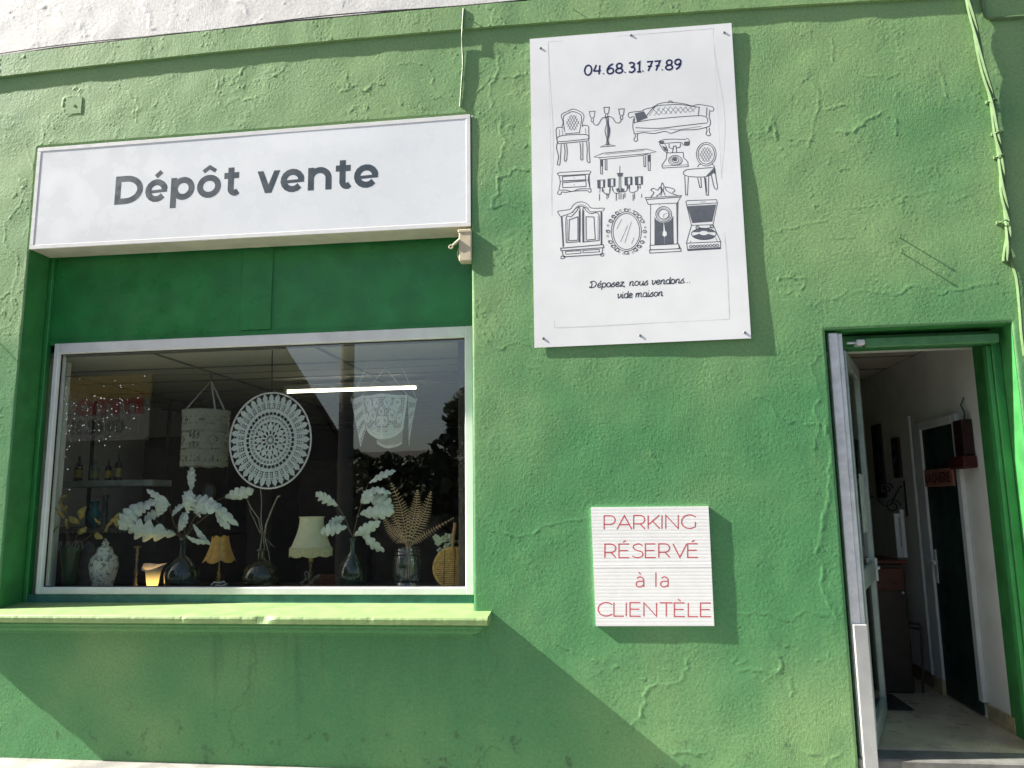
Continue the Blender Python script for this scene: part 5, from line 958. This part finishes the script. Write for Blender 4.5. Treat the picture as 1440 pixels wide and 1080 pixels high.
# tiny fairy lights at the left
o = thing('fairy_lights', 'string of tiny clear fairy lights hanging at the left of the window', 'fairy lights', U(100, 600, .55)); m = MB(); wm = MB(); prev = None
seq = [(rng.normal(150, 32), rng.normal(580, 24), .6+rng.uniform(0, .5)) for i in range(70)]+[(92+rng.uniform(-4, 6), 545+i*7.5+rng.uniform(-3, 3), .42) for i in range(20)]
for a, b, y in seq:
    if 90 < a < 255: m.sphere(U(a, b, y), rng.uniform(.0022, .0042), 5, 4)
m.build('bulbs', emat('fairy_glow', (.8, .85, .9), .30), o)
for k in range(6): x_ = 95+k*24; wm.tube([U(x_, 530, .62), U(x_+4, 600, .62), U(x_+1, 640, .62)], .0006, 4)
wm.build('wire', M_black, o)
for x0, x1, h, y, lab in ((-3.4, -2.6, 1.9, 3.4, 'tall dark wardrobe standing behind the lace pieces'), (-2.3, -1.6, 1.3, 2.6, 'low dark dresser at the back of the shop'), (-4.6, -3.7, 2.1, 2.4, 'tall dark bookcase in the left of the shop')):
    o = thing('cabinet', lab, 'cabinet', ((x0+x1)/2, y, FLOORZ)); MB().bbox((x0, y, FLOORZ), (x1, y+.45, FLOORZ+h), .01).build('carcass', M_wood, o)
    for s_ in (0, 1): xa = x0+.03+(x1-x0-.06)*s_/2; MB().bbox((xa+.01, y-.02, FLOORZ+.12), (xa+(x1-x0-.06)/2-.01, y-.001, FLOORZ+h-.1), .008).build('door_panel', pm('mid_wood', (.035, .022, .014), .4, .3, 6), o)
o = thing('oval_mirror', 'small dark oval mirror hanging deep in the shop between the leaf sprays', 'mirror', U(294, 700, 2.3)); c = U(294, 692, 2.3); k = 1/ppm(2.3)
MB().tube([c+Vector((9*k*math.cos(t), 0, 12*k*math.sin(t))) for t in np.linspace(0, 6.283, 33)[:-1]], .012, 7, True).build('frame', pm('worn_gilt', (.14, .11, .06), .5, .3, 20), o, True)
MB().quad(*[c+Vector((9*k*math.cos(t), .004, 12*k*math.sin(t))) for t in np.linspace(0, 6.283, 25)[:-1]]).build('mirror_glass', pm('mirror', (.3, .32, .33)), o)
o = thing('wooden_box', 'small red brown wooden box on the table beside the fringed lamp', 'box', foot(460, .66)); f = foot(460, .66); hb_ = 16/ppm(.66)
MB().bbox((f.x-.07, .62, TZ), (f.x+.07, .72, TZ+hb_*.7), .004).build('box_body', pm('red_wood', (.16, .05, .03), .45, .25, 20), o); MB().bbox((f.x-.073, .617, TZ+hb_*.7+.001), (f.x+.073, .723, TZ+hb_), .004).build('lid', pm('red_wood', (.16, .05, .03)), o)
# ------------------------------------------------------------------ things in the hall
o = thing('wall_mailbox', 'dark red metal wall box hanging beside the hall door', 'wall box', hx(1364, 660)); mr = pm('dark_red_paint', (.022, .005, .005), .5, .25, 15); mr2 = pm('red_paint', (.055, .007, .007), .5, .2, 15)
a, b = hx(1354, 592), hx(1373, 640); MB().bbox((RWX-.07, min(a.y, b.y), b.z), (RWX-.002, max(a.y, b.y), a.z), .008).build('back_box', mr, o)
c, d = hx(1352, 637), hx(1376, 658); MB().bbox((RWX-.09, min(c.y, d.y)-.01, d.z), (RWX-.002, max(c.y, d.y), b.z-.001), .01).build('drawer', mr2, o)
c = hx(1361, 575); MB().tube([(RWX-.02, (a.y+b.y)/2, a.z), (RWX-.02, (a.y+b.y)/2-.01, a.z+.05), (RWX-.03, (a.y+b.y)/2+.01, a.z+.10), (RWX-.01, (a.y+b.y)/2, a.z+.15)], .004, 6).build('hanging_hook', M_black, o)
o = thing('door_sign', 'small red lettered wooden sign reading LA CAVERNE on the dark hall door', 'sign', hx(1328, 680)); a, b = hx(1307, 661), hx(1347, 655); c = hx(1347, 681); z0, z1 = hx(1327, 684).z, hx(1327, 659).z; y0_, y1_ = min(a.y, b.y), max(a.y, b.y)
MB().bbox((RWX-.04, y0_, z0), (RWX-.024, y1_, z1), .004).build('sign_plate', pm('tan_plate', (.30, .12, .09), .6, .2, 20), o)
CAPS2 = dict(CAPS); ik = Ink(lambda u, v, k: (RWX-.0412-k*INKSTEP*2, u, v)); ik.text('LA CAVERNE', CAPS2, (y1_-.04, z0+(z1-z0)*.25), (y0_+.04, z0+(z1-z0)*.25), (z1-z0)*.5, .013); ik.build('sign_lettering', pm('dark_red_letter', (.05, .004, .004), .6), o)
o = thing('hall_dresser', 'dark wooden dresser at the end of the hall', 'dresser', (RWX-.35, 2.75, FLOORZ)); q = UX(1280, 790, RWX-.05)
dz = UZ(1255, 975, FLOORZ); dy_ = dz.y; tz_ = U(1255, 787, dy_).z; x0 = U(1225, 900, dy_).x; x1 = min(U(1281, 900, dy_).x, RWX-.03)
MB().bbox((x0, dy_, FLOORZ), (x1, dy_+.5, tz_-.03), .01).build('carcass', M_wood, o); MB().bbox((x0-.02, dy_-.02, tz_-.029), (x1+.015, dy_+.5, tz_), .006).build('top', pm('mahogany', (.09, .022, .012), .35, .3, 10), o); MB().bbox((x0+.02, dy_-.015, tz_-.22), (x1-.02, dy_-.001, tz_-.06), .004).build('drawer', pm('mahogany', (.09, .022, .012)), o); c = U(1268, 833, dy_); MB().sphere((c.x, dy_-.025, c.z), .011).build('knob', pm('paper', (.5, .52, .5)), o)
o = thing('framed_mirror', 'small white framed mirror standing on the hall dresser', 'mirror', U(1268, 786, dy_+.2)); a, b = U(1257, 722, dy_+.2), U(1277, 786, dy_+.2); wfm = pm('white_casing', (.62, .64, .62))
MB().bbox((a.x, dy_+.2, tz_), (a.x+.03, dy_+.225, a.z), .003).bbox((b.x-.03, dy_+.2, tz_), (b.x, dy_+.225, a.z+.03), .003).bbox((a.x+.0305, dy_+.2, a.z-.03), (b.x-.0305, dy_+.225, a.z), .003).bbox((a.x+.0305, dy_+.2, tz_), (b.x-.0305, dy_+.225, tz_+.08), .003).build('frame', wfm, o); MB().box((a.x+.02, dy_+.212, tz_+.05), (b.x-.02, dy_+.218, a.z-.02)).build('mirror_glass', pm('mirror', (.3, .32, .33), .04, .02, 4, metal=1.0), o)
for (px0, py0, px1, py1, lab) in ((1229, 596, 1249, 700, 'tall dark picture hanging in the hall, the larger of the two'), (1257, 615, 1271, 672, 'small dark framed picture nearest the hall door')):
    a, b = hx(px0, py0), hx(px1, py1); ya, yb = min(a.y, b.y), max(a.y, b.y); z1, z0 = hx((px0+px1)/2, py0).z, hx((px0+px1)/2, py1).z; o = thing('picture', lab, 'picture', (RWX, (ya+yb)/2, z0), 'pictures in the hall')
    MB().bbox((RWX-.03, ya, z0), (RWX-.002, yb, z1), .006).build('frame', pm('dark_frame', (.03, .02, .014), .4, .3, 20), o); MB().box((RWX-.0335, ya+.04, z0+.04), (RWX-.0305, yb-.04, z1-.04)).build('canvas', pm('dark_canvas', (.05, .05, .055), .3, .6, 5), o)
o = thing('wall_bracket', 'scrolled black iron wall bracket above the hall mirror', 'bracket', hx(1277, 705)); c0, c1 = hx(1274, 676), hx(1278, 726); x = RWX-.015; m = MB(); m.tube([(x, c0.y, c0.z), (x, c0.y, c1.z)], .007, 6)
zc = (c0.z+c1.z)/2; m.tube([(x-.02-.30*t, c0.y, zc+.10*math.cos(t*7)*(1-t)) for t in np.linspace(0, 1, 20)], .006, 6); m.tube([(x-.10+.06*math.cos(t)*(1-t/12), c0.y, zc-.06+.06*math.sin(t)*(1-t/12)) for t in np.linspace(0, 9, 30)], .005, 5); m.tube([(x-.14+.05*math.cos(t)*(1-t/12), c0.y, zc+.08+.05*math.sin(t)*(1-t/12)) for t in np.linspace(0, 9, 30)], .005, 5); m.build('ironwork', M_black, o, True)
for k in range(8): a = k*.785; d = Vector((math.cos(a), 0, math.sin(a))); s_ = Vector((-d.z, 0, d.x)); c = Vector((x-.33, c0.y, zc+.02)); MB().quad(c, c+d*.05+s_*.018, c+d*.10, c+d*.05-s_*.018).build('iron_petal', M_black, o)
o = thing('umbrella_stand', 'thin black metal stand with a curved top by the hall wall', 'stand', UZ(1300, 972, FLOORZ)); f = UZ(1298, 975, FLOORZ); t_ = U(1304, 878, f.y); MB().tube([(f.x, f.y, FLOORZ), (f.x+.03, f.y, t_.z-.03), (f.x+.02, f.y, t_.z), (f.x-.05, f.y, t_.z+.01), (f.x-.11, f.y, t_.z-.02)], .009, 7).build('bent_rod', M_black, o, True); MB().tube([(f.x-.14, f.y+.02, FLOORZ), (f.x-.13, f.y+.02, t_.z-.02), (f.x+.02, f.y, t_.z-.035)], .009, 7).build('bent_rod', M_black, o, True)
o = thing('door_mat', 'dark door mat lying on the hall floor', 'mat', UZ(1262, 992, FLOORZ)); a, b, c, d = UZ(1244, 999, FLOORZ), UZ(1284, 999, FLOORZ), UZ(1254, 983, FLOORZ), UZ(1230, 983, FLOORZ); MB().box((a.x-.25, a.y, FLOORZ+.001), (b.x, c.y+.1, FLOORZ+.012)).build('mat_pad', pm('dark_mat', (.03, .028, .025), .95, .3, 60, .002, 200), o)
# ------------------------------------------------------------------ across the street (seen in the window glass)
MY = 2*GY
def RF(px, py, Y): p = U(px, py, MY-Y); return Vector((p.x, Y, p.z))
HYY = -10.0
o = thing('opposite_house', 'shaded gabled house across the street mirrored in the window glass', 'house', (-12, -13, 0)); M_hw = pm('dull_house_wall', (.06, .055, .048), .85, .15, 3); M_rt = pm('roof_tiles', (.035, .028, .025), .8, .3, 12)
a = RF(395, 486, HYY); b = RF(478, 624, HYY); hxr = b.x; hz1 = b.z; hxl = hxr-14
rid = (hxl+hxr)/2; slope_ = (a.z-b.z)/(b.x-a.x); rz = min(hz1+slope_*(hxr-rid), 9.5); rid = hxr-(rz-hz1)/slope_
hxl = rid-(hxr-rid)-6
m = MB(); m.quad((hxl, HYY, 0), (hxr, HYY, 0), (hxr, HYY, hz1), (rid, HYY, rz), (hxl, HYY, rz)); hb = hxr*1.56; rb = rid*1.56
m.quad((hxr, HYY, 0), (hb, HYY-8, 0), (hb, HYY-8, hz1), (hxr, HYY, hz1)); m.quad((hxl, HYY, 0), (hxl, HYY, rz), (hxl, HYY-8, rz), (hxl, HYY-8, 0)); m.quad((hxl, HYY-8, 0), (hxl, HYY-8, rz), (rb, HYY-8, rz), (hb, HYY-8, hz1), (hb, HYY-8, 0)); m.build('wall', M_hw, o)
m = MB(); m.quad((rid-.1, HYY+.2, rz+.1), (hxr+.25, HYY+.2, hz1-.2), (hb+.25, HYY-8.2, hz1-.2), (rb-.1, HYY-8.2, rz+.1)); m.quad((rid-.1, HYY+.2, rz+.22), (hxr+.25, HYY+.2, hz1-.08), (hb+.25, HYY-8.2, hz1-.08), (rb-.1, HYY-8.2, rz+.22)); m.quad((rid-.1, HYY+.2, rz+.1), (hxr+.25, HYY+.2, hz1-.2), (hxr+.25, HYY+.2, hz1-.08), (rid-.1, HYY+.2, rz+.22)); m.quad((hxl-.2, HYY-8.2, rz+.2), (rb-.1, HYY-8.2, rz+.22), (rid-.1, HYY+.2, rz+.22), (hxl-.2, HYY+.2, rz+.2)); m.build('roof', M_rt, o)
for i in range(3):
    for zz_ in (1.0, 4.2):
        x = rid-5+i*3.2; wv = MB().bbox((x, HYY-.05, zz_), (x+1.0, HYY+.03, zz_+1.5), .02).build('window', pm('shutter_dark', (.05, .04, .035), .6), o); MB().box((x+.1, HYY+.032, zz_+.1), (x+.9, HYY+.035, zz_+1.4)).build('pane', pm('dark_pane', (.02, .025, .03), .1), wv)
IM = thing('agency_sign', 'yellow and white property sign with red lettering across the street', 'sign', RF(155, 615, HYY+.1)); p, q = RF(100, 530, HYY+.15), RF(208, 618, HYY+.15); sy_ = HYY+.15
M_sy = pm('sign_yellow', (.34, .21, .03), .5); M_sw = pm('sign_white', (.26, .24, .21), .5)
zm = q.z+(p.z-q.z)*.62; MB().box((p.x, sy_-.06, q.z), (q.x, sy_, zm)).build('white_panel', M_sw, IM); MB().box((p.x, sy_-.06, zm+.001), (q.x, sy_, p.z)).build('yellow_panel', M_sy, IM)
ik = Ink(lambda u, v, k: (-u, sy_+.003+k*.0004, v)); wd = q.x-p.x; ik.text('immo', BOLD, (-(q.x-wd*.10), q.z+(p.z-q.z)*.40), (-(p.x+wd*.12), q.z+(p.z-q.z)*.40), (p.z-q.z)*.30, (p.z-q.z)*.075); ik.build('red_lettering', pm('sign_red', (.30, .02, .015), .5), IM)
ik = Ink(lambda u, v, k: (-u, sy_+.003+k*.0004, v)); ik.text('04.68.31', SCR, (-(q.x-wd*.32), q.z+(p.z-q.z)*.12), (-(p.x+wd*.05), q.z+(p.z-q.z)*.12), (p.z-q.z)*.20, (p.z-q.z)*.035); ik.build('phone_lettering', M_black, IM)
PY = -8.9; p0 = RF(486, 640, PY)
PO = thing('utility_pole', 'plain grey utility pole across the street mirrored in the glass', 'pole', (p0.x, PY, 0)); MB().tube([(p0.x, PY, -.02), (p0.x, PY, 9)], [.16, .11], 12).build('shaft', pm('pole_grey', (.13, .125, .11), .8, .2, 8), PO, True); MB().bbox((p0.x-.8, PY-.05, 8.3), (p0.x+.8, PY+.05, 8.42), .01).build('crossarm', pm('pole_grey', (.13, .125, .11)), PO)
for i, x in enumerate((-.6, 0, .6)): MB().tube([(p0.x+x, PY, 8.48)]+[(p0.x+x+(30*t), PY+.2*t, 8.48-3.2*math.sin(math.pi*t)) for t in np.linspace(.05, 1, 14)], .012, 5).build('line_wire', M_black, PO)
def tree(loc, h, r, label, cyp=True):
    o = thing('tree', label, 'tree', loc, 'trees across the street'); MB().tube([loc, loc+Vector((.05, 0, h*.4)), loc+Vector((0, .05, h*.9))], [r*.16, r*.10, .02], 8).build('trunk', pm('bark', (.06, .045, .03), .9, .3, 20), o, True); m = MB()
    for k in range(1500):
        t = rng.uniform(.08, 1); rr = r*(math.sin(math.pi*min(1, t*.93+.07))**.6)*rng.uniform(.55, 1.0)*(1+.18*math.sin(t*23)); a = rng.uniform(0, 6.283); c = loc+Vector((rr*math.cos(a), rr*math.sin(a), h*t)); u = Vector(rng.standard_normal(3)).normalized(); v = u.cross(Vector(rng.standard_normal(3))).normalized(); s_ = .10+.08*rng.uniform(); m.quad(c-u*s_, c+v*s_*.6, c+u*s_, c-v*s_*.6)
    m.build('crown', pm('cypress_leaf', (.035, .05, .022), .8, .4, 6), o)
tr = RF(650, 590, -11); tree(Vector((tr.x+.35, -11, 0)), tr.z+.8, 1.1, 'dark bushy evergreen across the street at the right of the reflection')
HE = thing('garden_wall', 'low stone garden wall across the street', 'wall', (2, -10.5, 0)); zt_ = RF(560, 655, -10.5).z
MB().box((hxr+.1, -10.8, 0), (14, -10.5, zt_*.55)).build('stonework', pm('dull_stone', (.12, .11, .09), .9, .3, 5, .01, 8), HE)
for i in range(9):
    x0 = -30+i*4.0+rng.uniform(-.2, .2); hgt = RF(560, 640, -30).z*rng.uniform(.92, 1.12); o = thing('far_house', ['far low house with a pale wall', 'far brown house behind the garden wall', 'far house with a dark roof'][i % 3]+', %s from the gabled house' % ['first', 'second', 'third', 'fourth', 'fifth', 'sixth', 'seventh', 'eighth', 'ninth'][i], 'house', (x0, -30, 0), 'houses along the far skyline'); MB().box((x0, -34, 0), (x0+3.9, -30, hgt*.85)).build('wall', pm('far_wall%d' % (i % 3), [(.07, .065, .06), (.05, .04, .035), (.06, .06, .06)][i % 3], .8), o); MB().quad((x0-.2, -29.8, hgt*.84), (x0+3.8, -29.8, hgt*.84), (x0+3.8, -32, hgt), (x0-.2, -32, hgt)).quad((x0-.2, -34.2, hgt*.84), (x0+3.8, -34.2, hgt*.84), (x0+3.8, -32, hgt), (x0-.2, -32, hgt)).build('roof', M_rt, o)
# service cables coming in from the poles; their thin shadows cross the facade
for (px, py, end, lab) in ((-95, 382, (p0.x-16, PY, 8.2), 'thin overhead service cable fixed to the wall at the far left'),):
    a = U(px, py, 0.0); o = thing('service_cable', lab, 'cable', a); b = Vector(end)
    MB().tube([a.lerp(b, t)-Vector((0, 0, .5*math.sin(math.pi*t))) for t in np.linspace(0, 1, 24)**2], .0026, 6).build('cable', M_black, o, True)
    MB().lathe([(0, 0), (.03, 0), (.03, -.02), (.012, -.03), (.012, -.05), (0, -.05)], (a.x, a.y, a.z), 10).build('insulator', pm('brown_ceramic', (.10, .05, .03), .3), o, True)
for i, (px, py) in enumerate(((500, 634), (522, 645), (548, 640), (575, 648), (600, 636))):
    t_ = RF(px, py, -25); tree(Vector((t_.x, -25, 0)), t_.z*rng.uniform(.97, 1.08), 1.5+.3*(i % 2), ['dark round tree just right of the utility pole in the reflection', 'second low tree from the utility pole on the reflected skyline', 'middle tree of the low row on the reflected skyline', 'fourth low tree from the utility pole on the reflected skyline', 'low tree beside the bushy evergreen on the reflected skyline'][i])
